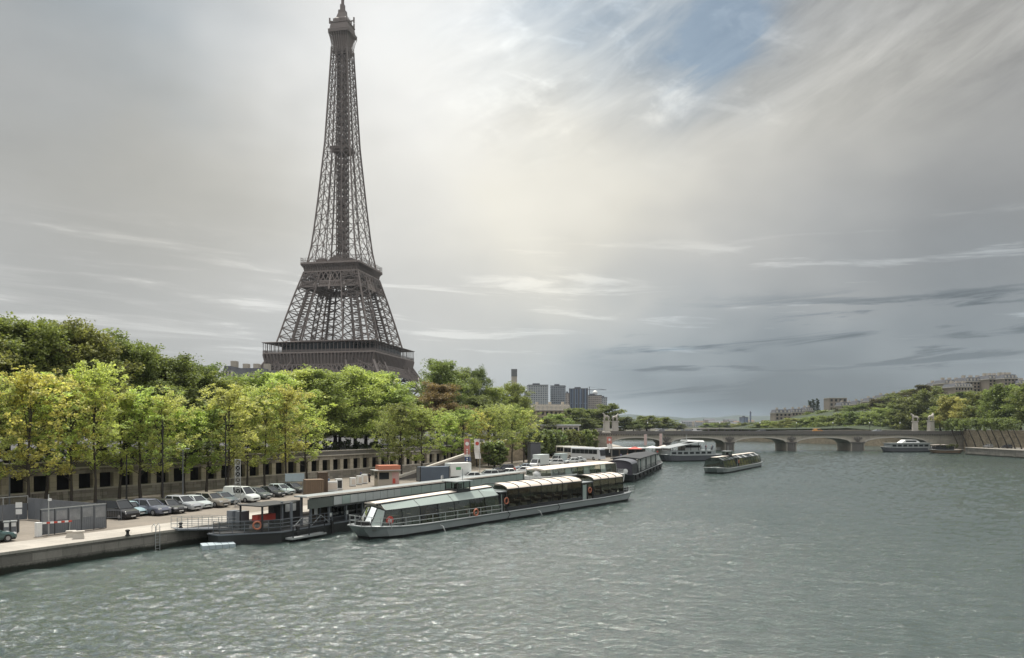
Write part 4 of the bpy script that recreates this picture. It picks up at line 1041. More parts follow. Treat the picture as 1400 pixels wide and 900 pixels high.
# ------------------------------------------------------------------ the dark landing pontoon
def pontoon():
    P, Q = Vector((-22.2, 73.3)), Vector((1.6, 118.2)); d, nn, L = unit(P, Q); rz = math.atan2(d.y, d.x)
    root = empty('landing_pontoon', (P.x, P.y, 0), rz, 'long dark steel landing pontoon with a flat roof moored along the quay', 'pontoon')
    W = 5.4
    poly = [(-4.4, 3.6), (0, 0), (L, 0), (L, W), (-1.5, W + .6), (-4.2, 5.2)]
    MB().prism(poly, -.5, .95)  .build('hull', M['antifoul'], root)
    MB().prism([(x * 1.0 - (.08 if x < 1 else -.08), y - (.08 if y < 1 else -.08)) for x, y in poly], .951, 1.08).build('rubbing_rail', M['grey_steel'], root)
    MB().prism([(-4.2, 3.6), (.1, .15), (L - .1, .15), (L - .1, W - .1), (-1.5, W + .4), (-4.1, 5.1)], 1.081, 1.14).build('deck', M['dark_steel'], root)
    # low fender platform at the waterline
    MB().box(.4, 5.2, -1.0, -.1, .25, .42).build('boarding_step', M['pale_steel'], root)
    fp = MB()
    for s in (.6, 2.8, 5.): fp.bar((s, -.9, .4), (s, -.9, 1.5), .09)
    fp.bar((.6, -.9, 1.5), (5, -.9, 1.5), .07); fp.bar((.6, -.9, .95), (5, -.9, .95), .05); fp.build('step_railing', M['dark_steel'], root)
    # roof
    MB().box(3.2, L + .2, -.35, 1.5, 4.05, 4.17).build('roof', M['hull_grey'], root)
    MB().box(3.0, L + .4, -.46, -.352, 4.0, 4.18).build('roof_edge', M['cream'], root)
    MB().box(-1.6, 3.15, .9, 4.2, 3.5, 3.6).build('front_canopy', M['antifoul'], root)
    # fascia: white panels then glass
    s = 7.0; k = 0
    while s < L - 1:
        w_ = 1.3 if s < 18 else 2.1; white = 7.0 <= s < 18
        if white and k not in (1,):
            MB().box(s, s + w_ - .06, -.42, -.37, 3.0, 3.86).build('fascia_panel', M['pale_steel'], root)
        else:
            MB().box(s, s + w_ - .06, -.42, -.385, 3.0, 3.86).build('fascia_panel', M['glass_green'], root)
        s += w_; k += 1
    MB().box(3.2, L, -.36, -.30, 2.9, 3.88).build('fascia_back', paint('fascia_grey', (.085, .10, .09), .5), root)
    MB().box(7.05, L, -.5, -.3, 2.78, 2.9).build('gutter', M['dark_steel'], root)
    # posts
    for i in range(int((L - 2) / 2.7) + 1):
        s = 1.4 + i * 2.7
        for y in (.12, 1.35): MB().bar((s, y, 1.1), (s, y, 4.05 if s > 3 else 3.75), .20).build('post', M['grey_steel'] if i < 5 else M['dark_steel'], root)
    for s_, y_ in ((-1.4, 1.1), (-1.4, 4.0)): MB().bar((s_, y_, 1.1), (s_, y_, 3.5), .14).build('canopy_post', M['dark_steel'], root)
    # glazed hall behind
    hall = [7.6 + 2.1 * i for i in range(int((L - 9) / 2.1) + 1)]
    MB().box(5.4, L - .5, 1.4, 1.5, 1.14, 4.0).build('rear_wall', M['interior'], root)
    MB().box(7.6, hall[-1], .5, .6, 1.14, 1.5).build('sill_wall', M['dark_steel'], root)
    dk = M['hall_glass'] = glass('hall_glass', (.22, .25, .27), .4)
    panes(root, [(s, .55, 1.55) for s in hall], [(s, .55, 3.0) for s in hall], dk, M['grey_steel'], .10)
    MB().box(7.6, L - .5, .5, .6, 3.0, 3.9).build('upper_wall', M['dark_steel'], root)
    # waiting hall interior at the near end
    MB().box(1.7, 5.4, 2.75, 3.5, 1.14, 3.5).build('ticket_booth', M['dark_steel'], root)
    MB().box(-.8, 1.5, 2.3, 3.1, 1.95, 2.55).build('red_canopy', M['red'], root)
    MB().box(3.2, 4.7, 2.66, 2.74, 2.5, 3.4).build('notice_board', M['white'], root)
    MB().box(5.7, 6.1, 1.0, 1.08, 2.0, 3.3).build('notice_board', M['white'], root)
    for s in (6.8, 9.4): MB().box(s, s + .35, .02, .08, 1.75, 2.15).build('small_sign', M['white'], root)
    # railing with mesh panels round the near end
    pts = [(-4.1, 4.6, 1.14), (-4.15, 3.7, 1.14), (0, .15, 1.14), (1.3, .12, 1.14)]
    railing('railing', root, pts, 1.05, M['grey_steel'], 3, 1.1, .05)
    gp = MB()
    for a, b in zip(pts, pts[1:]): gp.add([Vector(a) + Vector((0, 0, .1)), Vector(b) + Vector((0, 0, .1)), Vector(b) + Vector((0, 0, .95)), Vector(a) + Vector((0, 0, .95))], [(0, 1, 2, 3)])
    gp.build('mesh_panel', glass('mesh_infill', (.75, .72, .7), .55, .5), root)
    railing('side_railing', root, [(1.4, .0, 1.14), (7.2, .0, 1.14)], 1.05, M['grey_steel'], 3, 1.2, .05)
    cb = MB()
    for s in (1.5, 4.2): cb.bar((s, .03, 1.2), (s + 1.3, .03, 2.1), .05); cb.bar((s + 2.6, .03, 1.2), (s + 1.3, .03, 2.1), .05)
    cb.build('cross_brace', M['pale_steel'], root)
    lifebuoy(root, (-1.7, 1.45, 1.75), (.66, .75, 0))
    for y in (4.3, 5.5): MB().box(-1.4, -.4, y - .4, y + .4, 1.14, 2.9).build('steel_cabinet', M['grey_steel'], root)
    # fender posts down the outer side
    for i in range(9):
        s = 2 + i * 5.; MB().bar((s, -.14, -.3), (s, -.14, 1.3), .26).build('fender', M['black'], root)
    railing('outer_railing', root, [(7.4, .1, 1.14), (L - .3, .1, 1.14)], .95, M['dark_steel'], 2, 2.1, .05)
    return root
pontoon()

def gangway():
    a = Vector((*at(256, 722, 1.6), 1.62)); P = Vector((-26.6, 75.6, 1.3)); 
    root = empty('gangway', (a.x, a.y, a.z), 0, 'short steel gangway with railings between the quay and the dark pontoon', 'gangway')
    e = Vector((P.x - a.x, P.y - a.y, -.42)); d = Vector((e.x, e.y, 0)).normalized(); s = Vector((-d.y, d.x, 0)) * .8
    st = Vector((-d.x * 1.2, -d.y * 1.2, .06))
    MB().add([st - s, e - s, e + s, st + s] + [p - Vector((0, 0, .14)) for p in (st - s, e - s, e + s, st + s)], [(0, 1, 2, 3), (7, 6, 5, 4), (0, 4, 5, 1), (1, 5, 6, 2), (2, 6, 7, 3), (3, 7, 4, 0)]).build('walkway', M['grey_steel'], root)
    for k in (-1, 1): railing('railing', root, [st + s * k, e + s * k], 1.05, M['pale_steel'], 3, .95, .045)
gangway()
fx, fy = at(298, 748, 0)
fd_ = empty('floating_dock', (fx, fy, 0), R(28), 'small pale blue-grey plastic floating dock beside the gangway', 'dock')
pl = paint('dock_plastic', (.36, .43, .46), .55, 0, .08, 2.)
mb = MB()
for i in range(5): mb.box(-1.45 + i * .58, -.89 + i * .58, -.9, .0, -.15, .34); mb.box(-1.45 + i * .58, -.89 + i * .58, .02, .9, -.15, .34)
mb.build('float_block', pl, fd_, bevel=.04)
MB().bar((1.2, .6, .36), (2.6, 1.5, 1.0), .5, .06).build('boarding_plank', M['coping'], fd_)

# ------------------------------------------------------------------ white restaurant boat and dark barge behind
def white_boat():
    P, Q = Vector((6.0, 124)), Vector((23.2, 152)); d, nn, L = unit(P, Q)
    root = empty('restaurant_boat', (P.x + nn.x * 3, P.y + nn.y * 3, 0), math.atan2(d.y, d.x), 'white boat with a curved glass upper saloon moored behind the leaving tour boat', 'boat')
    hull(root, L, 3., 1.7, M['white'], bow=5, stern=2)
    MB().box(.8, 11, -2.6, 2.6, 1.72, 2.9).build('cabin', M['white'], root)
    for k in range(5): MB().box(1.6 + k * 1.7, 2.6 + k * 1.7, -2.64, -2.6, 2.05, 2.55).build('window', M['car_glass'], root)
    MB().box(11, L - 4, -2.6, 2.6, 1.72, 2.2).build('deckhouse', M['white'], root)
    ss = [2 + 2.4 * i for i in range(int((L - 6) / 2.4) + 1)]
    z0 = lambda s: 2.9 if s < 11.2 else 2.2
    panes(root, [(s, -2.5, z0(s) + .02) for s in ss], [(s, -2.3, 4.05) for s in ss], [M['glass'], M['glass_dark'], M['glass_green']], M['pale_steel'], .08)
    panes(root, [(s, 2.5, z0(s) + .02) for s in ss], [(s, 2.3, 4.05) for s in ss], M['glass'], M['pale_steel'], .08)
    rf = MB().loft([[(s, -w, z - .12), (s, -w, z), (s, 0, z + .25), (s, w, z), (s, w, z - .12)] for s, w, z in [(1.0, 1.6, 4.0), (2.5, 2.8, 4.15)] + [(s, 2.9, 4.2) for s in ss[1:-2]] + [(ss[-2], 2.8, 4.15), (ss[-1] + .8, 1.8, 4.0)]]); rf.build('roof', M['cream'], root)
    MB().box(2, L - 5, -1.6, 1.6, 2.2, 2.8).build('saloon_furniture', M['interior'], root)
    railing('railing', root, [(.6, -1.9, 1.75), (0.4, 0, 1.8), (.6, 1.9, 1.75)], .9, M['pale_steel'], 2, 1)
    railing('stern_railing', root, [(L - 4, -2.7, 1.75), (L - .5, -2.2, 1.75), (L - .5, 2.2, 1.75), (L - 4, 2.7, 1.75)], .9, M['pale_steel'], 2, 1)
    MB().lathe([(.05, 0), (.7, 0), (.75, .5), (.3, .9), (.05, .95)], 12, (1.4, 0, 2.92)).build('satellite_dome', M['white'], root, smooth=True)
    return root
white_boat()
def dark_barge():
    P, Q = Vector((24.0, 151)), Vector((41, 206)); d, nn, L = unit(P, Q)
    root = empty('dark_barge', (P.x + nn.x * 3, P.y + nn.y * 3, 0), math.atan2(d.y, d.x), 'dark barge with an arched roof and pale curtained side moored past the white boat', 'boat')
    hull(root, L, 3.0, 1.4, M['dark_steel'], bow=3, stern=3)
    arc = lambda s, w=2.7, z=3.6, r=.85: [(s, w * math.cos(t), z + r * math.sin(t)) for t in [math.pi * k / 10 for k in range(11)]]
    MB().add([(.8, 2.7, 1.4)] + arc(.8) + [(.8, -2.7, 1.4)], [tuple(range(13))]).build('end_wall', paint('plum_wall', (.05, .045, .06), .6), root)
    MB().lathe([(.02, 0), (.5, 0), (.5, .1), (.02, .1)], 16).build('round_window', M['white'], root).matrix_local = Matrix.Translation((.7, -1.4, 2.2)) @ Matrix.Rotation(R(-90), 4, 'Y')
    m = MB().loft([arc(.4), arc(9.)], cap=False, closed=False); m.loft([arc(.4, 2.6, 3.5), arc(9., 2.6, 3.5)], cap=False, closed=False); m.build('arched_roof', M['slate'], root, smooth=True)
    MB().loft([[(s, -3.1, 4.3), (s, -3.1, 4.42), (s, 0, 4.75), (s, 3.1, 4.42), (s, 3.1, 4.3)] for s in (9.2, 20, 32, 45)]).build('canopy', M['dark_steel'], root)
    ss = [10 + 2.3 * i for i in range(16)]
    panes(root, [(s, -2.7, 1.5) for s in ss], [(s, -2.7, 4.2) for s in ss], [paint('curtain_white', (.5, .52, .5), .8), M['glass'], MATS['curtain_white'], MATS['curtain_white']], M['dark_steel'], .12)
    MB().box(1, 9, -2.7, -2.6, 1.4, 3.6).build('side_wall', M['dark_steel'], root)
    MB().box(9.9, 45, 2.5, 2.7, 1.4, 4.25).build('rear_wall', M['interior'], root)
    railing('railing', root, [(9, -2.95, 1.45), (L - 1, -2.8, 1.45)], .9, M['dark_steel'], 2, 2.2)
    MB().box(46, 54, -1.6, 1.6, 1.4, 2.7).build('wheelhouse', M['slate'], root)
    for i in range(8): MB().torus((4 + i * 6.2, -3.08, .9), (0, 1, 0), .38, .16, 12, 6).build('tyre_fender', M['black'], root)
dark_barge()
def deck_boat():
    P, Q = Vector((49.0, 240)), Vector((69.5, 249)); d, nn, L = unit(P, Q)
    root = empty('excursion_boat', (P.x + nn.x * 3.6, P.y + nn.y * 3.6, 0), math.atan2(d.y, d.x), 'grey two-deck excursion boat with a slanted canopy moored before the left bridge arches', 'boat')
    hull(root, L, 3.6, 1.9, M['slate'], bow=4, stern=2)
    MB().box(1.5, L - 3, -3.0, 3.0, 1.9, 3.4).build('cabin', M['hull_grey'], root)
    for k in range(7): MB().box(2.2 + k * 2.3, 3.8 + k * 2.3, -3.04, -3.0, 2.3, 3.0).build('window', M['car_glass'], root)
    MB().loft([[(1., -3.3, 4.1), (1, -3.3, 4.25), (1, 3.3, 4.25), (1, 3.3, 4.1)], [(13, -3.3, 6.1), (13, -3.3, 6.25), (13, 3.3, 6.25), (13, 3.3, 6.1)]]).build('canopy', M['hull_grey'], root)
    p = MB()
    for s in (2.5, 6, 9.5, 12.5):
        for y in (-3, 3): p.bar((s, y, 3.4), (s, y, 4.0 + (s - 1) / 6), .14)
    p.build('canopy_post', M['dark_steel'], root)
    MB().box(8, 14, -2., 2., 3.4, 5.2).build('wheelhouse', M['pale_steel'], root)
    MB().box(8.1, 13.9, -2.03, -2, 4.3, 5.0).build('wheelhouse_window', M['car_glass'], root)
    MB().loft([[(9, -2.2, 6.3), (9, 2.2, 6.3), (9, 1.6, 6.9), (9, -1.6, 6.9)], [(15.5, -2.2, 6.1), (15.5, 2.2, 6.1), (15.5, 1.6, 6.6), (15.5, -1.6, 6.6)]]).build('upper_cabin', M['white'], root)
    railing('railing', root, [(13, -3.1, 3.4), (L - 1, -3.0, 3.2), (L - 1, 3., 3.2)], 1.0, M['pale_steel'], 3, 1)
    st = MB()
    for k in range(6): st.box(14.2 + k * .3, 14.6 + k * .3, -2.9, -2, 1.9 + k * .28, 2.1 + k * .28)
    st.build('stair', M['pale_steel'], root)
    MB().bar((10, 0, 6.9), (10, 0, 8.6), .12).build('mast', M['pale_steel'], root)
    return root
deck_boat()
def cruiser():
    P, Q = Vector((161.5, 329)), Vector((185.5, 332)); d, nn, L = unit(P, Q)
    root = empty('river_cruiser', (P.x, P.y + 3, 0), math.atan2(d.y, d.x), 'white topped dark cruiser moored before the rightmost bridge arch', 'boat')
    hull(root, L, 3., 1.9, M['slate'], bow=4, stern=2)
    MB().box(2.5, 21, -2.6, 2.6, 1.9, 3.7).build('cabin', M['hull_grey'], root)
    for k in range(7): MB().box(3.2 + k * 2.5, 5. + k * 2.5, -2.64, -2.6, 2.4, 3.2).build('window', M['car_glass'], root)
    MB().box(2, 22, -2.9, 2.9, 3.72, 3.9).build('roof', M['hull_grey'], root)
    MB().loft([[(8, -1.8, 3.9), (8, 1.8, 3.9), (8, 1.8, 3.95), (8, -1.8, 3.95)], [(10, -1.8, 3.9), (10, 1.8, 3.9), (10, 1.5, 5.3), (10, -1.5, 5.3)], [(15, -1.8, 3.9), (15, 1.8, 3.9), (15, 1.5, 5.3), (15, -1.5, 5.3)], [(16.5, -1.8, 3.9), (16.5, 1.8, 3.9), (16.5, 1.8, 4.4), (16.5, -1.8, 4.4)]]).build('wheelhouse', M['white'], root)
    MB().box(10, 15, -1.72, -1.7, 4.3, 5.0).build('wheelhouse_window', M['car_glass'], root)
    railing('railing', root, [(.6, -1.8, 2.), (2.5, -2.7, 1.95)], .9, M['pale_steel'], 2, 1)
cruiser()
def green_barge():
    P, Q = Vector((173, 313)), Vector((185.5, 311.5)); d, nn, L = unit(P, Q)
    root = empty('houseboat', (P.x, P.y + 2.6, 0), math.atan2(d.y, d.x), 'small houseboat covered with green plants at the end of the right quay', 'boat')
    hull(root, L, 2.6, 1.4, M['wood'], bow=3, stern=2)
    MB().box(2, 9, -2, 2, 1.4, 2.9).build('cabin', M['dark_steel'], root)
    MB().box(1.2, 6.5, -2.3, 2.3, 3.5, 3.62).build('canopy', M['cream'], root)
    p = MB(); 
    for s in (1.4, 6.3):
        for y in (-2.1, 2.1): p.bar((s, y, 1.4), (s, y, 3.5), .12)
    p.build('canopy_post', M['dark_steel'], root)
    rg = random.Random(4); lf = MB()
    for k in range(26): leaf_quads(lf, Vector((2.5 + rg.random() * 8.5, rg.uniform(-2.2, 1.5), 2.2 + rg.random() * 1.3)), 30, .6, .3, rg)
    o = lf.build('foliage', M['leaf_dense'], root); o.color = (.09, .10, .03, 1)
green_barge()
# ------------------------------------------------------------------ vehicles
def wheel_set(root, xs, w, r, wd=.22):
    for x in xs:
        for sg in (-1, 1):
            y = sg * (w / 2 - wd / 2 + .01)
            t = MB().loft([MB().ring((x, y - wd / 2, r), (0, 1, 0), rr, 14) for rr in (r,)] + [MB().ring((x, y + wd / 2, r), (0, 1, 0), r, 14)]); t = t.build('wheel', M['black'], root)
            MB().loft([MB().ring((x, y + sg * (wd / 2 - .03), r), (0, 1, 0), r * .62, 10), MB().ring((x, y + sg * (wd / 2 + .012), r), (0, 1, 0), r * .55, 10)]).build('rim', M['rim'], t)
def car_proto(kind):
    L, w, h, belt, hood, wr = {'hatch': (4.1, 1.76, 1.5, .92, .86, .31), 'suv': (4.6, 1.86, 1.68, 1.05, 1.0, .35), 'van': (4.9, 1.92, 1.95, 1.12, 1.0, .33), 'sedan': (4.6, 1.8, 1.45, .9, .84, .31)}[kind]
    root = empty('parked_car', (0, -520, 0)); hw = w / 2
    # x forward
    st = {'hatch': [(-L / 2, .74, .60), (-L / 2 + .12, belt, .90), (-.4, belt, 1), (L * .17, belt, 1), (L * .30, hood, .98), (L * .46, hood - .16, .9), (L / 2, .52, .76)],
          'suv': [(-L / 2, .84, .66), (-L / 2 + .12, belt, .92), (-.4, belt, 1), (L * .16, belt, 1), (L * .28, hood + .02, .98), (L * .45, hood - .10, .92), (L / 2, .62, .8)],
          'van': [(-L / 2, .9, .8), (-L / 2 + .08, belt, .97), (-.4, belt, 1), (L * .22, belt, 1), (L * .32, hood + .04, .98), (L * .46, hood - .14, .92), (L / 2, .62, .8)],
          'sedan': [(-L / 2, .74, .64), (-L / 2 + .15, belt - .02, .9), (-L * .32, belt + .02, .97), (0, belt, 1), (L * .16, belt, 1), (L * .28, hood, .98), (L * .46, hood - .16, .9), (L / 2, .52, .76)]}[kind]
    rings = []
    for x, zt, k in st:
        W_ = hw * k; rings.append([(x, -W_ * .93, .24), (x, -W_, .42), (x, -W_, zt - .16), (x, -W_ * .90, zt), (x, W_ * .90, zt), (x, W_, zt - .16), (x, W_, .42), (x, W_ * .93, .24)])
    b = MB().loft(rings).build('body', M['paint'], root, bevel=.03)
    x0b, x1b, x0t, x1t = {'hatch': (-L / 2 + .14, L * .21, -L / 2 + .55, L * .02), 'suv': (-L / 2 + .14, L * .20, -L / 2 + .42, L * .03), 'van': (-L / 2 + .1, L * .30, -L / 2 + .2, L * .14), 'sedan': (-L * .36, L * .20, -L * .22, L * .02)}[kind]
    zb = belt - .02; yb, yt = hw * .88, hw * .68
    lo = [(x0b, -yb, zb), (x1b, -yb, zb), (x1b, yb, zb), (x0b, yb, zb)]; hi = [(x0t, -yt, h - .06), (x1t, -yt, h - .06), (x1t, yt, h - .06), (x0t, yt, h - .06)]
    MB().loft([lo, hi]).build('cabin_window', M['car_glass'], root)
    pl = MB().loft([[(x0t - .04, -yt - .015, h - .058), (x1t + .06, -yt - .015, h - .058), (x1t + .06, yt + .015, h - .058), (x0t - .04, yt + .015, h - .058)], [(x0t + .1, -yt * .85, h), (x1t - .1, -yt * .85, h), (x1t - .1, yt * .85, h), (x0t + .1, yt * .85, h)]])
    for i in range(4): pl.bar(lo[i], hi[i], .09)
    mx0, mx1 = (x0b + x1b) / 2 - .1, (x0t + x1t) / 2 - .1
    for sg in (-1, 1): pl.bar((mx0, sg * (yb + .005), zb), (mx1, sg * (yt + .005), h - .06), .08)
    if kind == 'van':
        for sg in (-1, 1): pl.add([(x0b, sg * (yb + .012), zb), (mx0 + .1, sg * (yb + .012), zb), (mx1 + .1, sg * (yt + .012), h - .06), (x0t, sg * (yt + .012), h - .06)], [(0, 1, 2, 3)])
    pl.build('roof', M['paint'], root)
    for sg in (-1, 1):
        MB().box(L / 2 - .26, L / 2 - .08, sg * hw * .68 - .17, sg * hw * .68 + .17, .58 if kind != 'suv' else .68, .72 if kind != 'suv' else .84).build('headlight', M['lamp_glass'], root)
        MB().box(x1b - .35, x1b - .15, sg * (hw + .09) - .09, sg * (hw + .09) + .09, zb, zb + .14).build('mirror', M['paint'], root)
    MB().box(L / 2 - .1, L / 2 + .012, -.45, .45, .42, .56).build('grille', M['black'], root)
    MB().box(L / 2 - .05, L / 2 + .02, -.26, .26, .30, .40).build('number_plate', M['white'], root)
    MB().box(-L / 2 + .1, L / 2 - .15, -hw + .08, hw - .08, .16, .3).build('underbody', M['black'], root)
    wheel_set(root, (L * .31, -L * .29), w, wr); root['used'] = 0; return root
CARS = {k: car_proto(k) for k in ('hatch', 'suv', 'van', 'sedan')}
def car(kind, x, y, z, rz, col, label, group='cars parked on the port'):
    p = CARS[kind]
    if p['used'] == 0: c = p; p['used'] = 1; c.location = (x, y, z); c.rotation_euler = (0, 0, rz)
    else: c = copy_tree(p, (x, y, z), rz)
    c['label'] = label; c['category'] = 'car'; c['group'] = group
    for ch in KIDS[c.name]:
        if ch.name.split('.')[0] in ('body', 'roof', 'mirror'): ch.color = (*col, 1)
    return c
FACE = math.atan2(-.46, .89)     # noses towards the river
row = [('van', 177, 710, (.012, .013, .016), 'black minivan at the near end of the parked row beside the fence'),
       ('hatch', 194, 706, (.30, .42, .46), 'pale blue hatchback next to the black minivan'),
       ('suv', 222, 705, (.11, .12, .16), 'grey-blue SUV third from the fence in the parked row'),
       ('hatch', 248, 702.5, (.02, .02, .025), 'black hatchback fourth from the fence in the parked row'),
       ('suv', 266, 699, (.36, .38, .40), 'silver SUV fifth from the fence in the parked row'),
       ('hatch', 284, 696, (.45, .50, .50), 'pale silver hatchback sixth from the fence in the parked row'),
       ('suv', 305, 694, (.22, .20, .17), 'brown-grey SUV seventh from the fence in the parked row'),
       ('sedan', 320, 690, (.10, .13, .15), 'dark grey saloon beside the lattice mast'),
       ('van', 345, 687, (.62, .65, .63), 'white van just behind the pontoon roof'),
       ('hatch', 366, 683, (.10, .12, .12), 'dark green-grey car right of the white van'),
       ('sedan', 384, 680, (.03, .035, .04), 'black saloon in the far half of the parked row'),
       ('hatch', 398, 677, (.40, .47, .47), 'pale grey hatchback second from the far end of the row'),
       ('sedan', 414, 674.5, (.05, .055, .06), 'dark saloon at the far end of the parked row beside the crates')]
for k, px, py, col, lab in row:
    x, y = at(px, py, 1.6); car(k, x - 1.9 * .89, y + 1.9 * .46, 1.605, FACE + R(random.uniform(-3, 3)), col, lab)
x, y = at(-6, 742, 1.6); car('hatch', x - .6, y - .3, 1.605, R(58), (.05, .10, .10), 'dark teal car cut by the left edge near the barrier')
far_cars = [('hatch', 642, 654, 150, (.55, .58, .57), R(200), 'white hatchback nearest the white banner'), ('suv', 665, 652, 158, (.42, .46, .46), R(190), 'pale silver SUV right of the white banner'), ('sedan', 680, 650, 163, (.02, .022, .03), R(185), 'black saloon between two pale cars beyond the banners'),
            ('hatch', 692, 648, 168, (.45, .50, .48), R(170), 'silver hatchback beside the person in red'), ('suv', 688, 643, 180, (.03, .035, .05), R(200), 'black SUV behind the silver hatchback'), ('hatch', 714, 645, 172, (.66, .68, .68), R(180), 'white hatchback at the far end of the pontoon roof'),
            ('sedan', 716, 640, 186, (.30, .36, .42), R(190), 'blue-grey saloon behind the white hatchback'), ('hatch', 748, 633, 206, (.68, .70, .70), R(200), 'white car left of the box van near the coaches'), ('suv', 758, 634, 202, (.60, .62, .62), R(180), 'white SUV in front of the coaches'),
            ('hatch', 781, 631, 214, (.62, .66, .66), R(200), 'white hatchback in the middle before the coaches'), ('sedan', 790, 629, 222, (.50, .54, .56), R(170), 'pale saloon right before the nearest coach'), ('suv', 727, 637, 195, (.10, .11, .12), R(200), 'dark SUV beside the tall grey cabinet')]
for k, px, py, Y, col, rz, lab in far_cars:
    x, y = at(px, py + 3, 1.6); car(k, x, y, 1.605, rz, col, lab, 'cars on the far part of the port')
for i, (px, col, lab) in enumerate(((905, (.3, .3, .32), 'grey car on the bridge above the first pier'), (960, (.5, .5, .5), 'silver car on the left half of the bridge'), (1045, (.05, .05, .06), 'dark car at the middle of the bridge'), (1128, (.55, .25, .04), 'orange car on the right half of the bridge'), (1205, (.4, .42, .44), 'pale car on the bridge left of the right statues'))):
    x, y, z = on_bridge(px, 4.5 + (i % 2) * 3); car('van' if i % 2 else 'suv', x, y, z + .005, math.atan2(B_d.y, B_d.x) + (0 if i % 2 else math.pi), col, lab, 'cars crossing the bridge')

def box_van(x, y, rz, col, boxcol, label, L=6.2, H=3.1):
    root = empty('box_van', (x, y, 1.605), rz, label, 'truck'); w = 2.1
    b = MB().box(-L / 2, L / 2 - 1.9, -w / 2, w / 2, .75, H).build('cargo_box', M['flat'], root, bevel=.05); b.color = (*boxcol, 1)
    c = MB().loft([[(L / 2 - 1.85, -.98, .4), (L / 2, -.95, .4), (L / 2, .95, .4), (L / 2 - 1.85, .98, .4)], [(L / 2 - 1.85, -.98, 1.2), (L / 2 - .05, -.95, 1.0), (L / 2 - .05, .95, 1.0), (L / 2 - 1.85, .98, 1.2)], [(L / 2 - 1.85, -.95, 1.25), (L / 2 - .6, -.92, 1.22), (L / 2 - .6, .92, 1.22), (L / 2 - 1.85, .95, 1.25)], [(L / 2 - 1.85, -.85, 2.15), (L / 2 - 1.2, -.82, 2.15), (L / 2 - 1.2, .82, 2.15), (L / 2 - 1.85, .85, 2.15)]]).build('cab', M['paint'], root); c.color = (*col, 1)
    MB().add([(L / 2 - .62, -.8, 1.28), (L / 2 - .62, .8, 1.28), (L / 2 - 1.14, .72, 2.08), (L / 2 - 1.14, -.72, 2.08)], [(0, 1, 2, 3)]).build('windscreen', M['car_glass'], root).location = (.03, 0, .02)
    for sg in (-1, 1):
        MB().add([(L / 2 - 1.75, sg * .975, 1.3), (L / 2 - .8, sg * .965, 1.3), (L / 2 - 1.25, sg * .87, 2.05), (L / 2 - 1.75, sg * .88, 2.05)], [(0, 1, 2, 3)]).build('side_window', M['car_glass'], root)
        MB().box(L / 2 - .08, L / 2 + .01, sg * .68 - .14, sg * .68 + .14, .7, .88).build('headlight', M['lamp_glass'], root)
    MB().box(-L / 2 + .1, L / 2 - .1, -.8, .8, .4, .75).build('chassis', M['black'], root)
    wheel_set(root, (L / 2 - .95, -L / 2 + 1.2), 2.0, .37); return root
x, y = at(620, 657, 1.6); bv = box_van(x, y, R(215), (.72, .73, .72), (.70, .72, .70), 'white box van parked beside the blue container')
e = MB().box(-.9, .1, 1.055, 1.065, 1.9, 2.4).build('green_sign', paint('green_sign', (.08, .30, .12), .6), bv); MB().box(-.9, .1, -1.065, -1.055, 1.9, 2.4).build('green_sign', MATS['green_sign'], bv)
x, y = at(737, 640, 1.6); box_van(x, y, R(240), (.62, .64, .64), (.55, .60, .60), 'white high box van left of the coaches')
x, y = at(764, 634, 1.6); box_van(x, y, R(235), (.35, .38, .38), (.38, .44, .44), 'grey-green delivery van before the coaches', 5.2, 2.6)

def coach(x, y, rz, col, label):
    root = empty('coach', (x, y, 1.605), rz, label, 'coach'); L, w, H = 12., 2.5, 3.5
    b = MB().loft([[(-L / 2, -w / 2, .35), (-L / 2, -w / 2, H - .25), (-L / 2 + .1, -w / 2 + .2, H), (-L / 2 + .1, w / 2 - .2, H), (-L / 2, w / 2, H - .25), (-L / 2, w / 2, .35)], [(L / 2 - .3, -w / 2, .35), (L / 2 - .5, -w / 2, H - .25), (L / 2 - .7, -w / 2 + .2, H), (L / 2 - .7, w / 2 - .2, H), (L / 2 - .5, w / 2, H - .25), (L / 2 - .3, w / 2, .35)], [(L / 2, -w / 2 + .2, .4), (L / 2 - .3, -w / 2 + .2, H - .4), (L / 2 - .6, -w / 2 + .4, H - .15), (L / 2 - .6, w / 2 - .4, H - .15), (L / 2 - .3, w / 2 - .2, H - .4), (L / 2, w / 2 - .2, .4)]]).build('body', M['paint'], root); b.color = (*col, 1)
    for sg in (-1, 1):
        for k in range(6): MB().box(-L / 2 + .5 + k * 1.75, -L / 2 + 2.17 + k * 1.75, sg * w / 2 - .015, sg * w / 2 + .015, 1.75, 3.0).build('window', M['car_glass'], root)
        MB().box(L / 2 - .02, L / 2 + .03, sg * .85 - .16, sg * .85 + .16, .75, .95).build('headlight', M['lamp_glass'], root)
        MB().path([(L / 2 - .5, sg * 1.2, 3.0), (L / 2 + .2, sg * 1.35, 2.9), (L / 2 + .25, sg * 1.35, 2.4)], .06, 5).build('mirror', M['black'], root)
    MB().add([(L / 2 + .012, -1.0, 1.3), (L / 2 + .012, 1.0, 1.3), (L / 2 - .26, .98, 2.95), (L / 2 - .26, -.98, 2.95)], [(0, 1, 2, 3)]).build('windscreen', M['car_glass'], root).location = (.06, 0, 0)
    wheel_set(root, (L / 2 - 2.6, -L / 2 + 3.0), 2.5, .48, .3); return root
ca = [(806, 629.5, (.55, .58, .62), 'pale grey coach nearest to the water in the coach row'), (794, 627.5, (.62, .62, .58), 'second coach of the row, mostly hidden by the pale grey one'), (783, 626.2, (.58, .56, .48), 'third coach of the row, counted from the water'), (772, 625.2, (.55, .55, .50), 'fourth coach of the row, counted from the water'), (760, 624.6, (.5, .45, .34), 'coach farthest from the water in the coach row')]
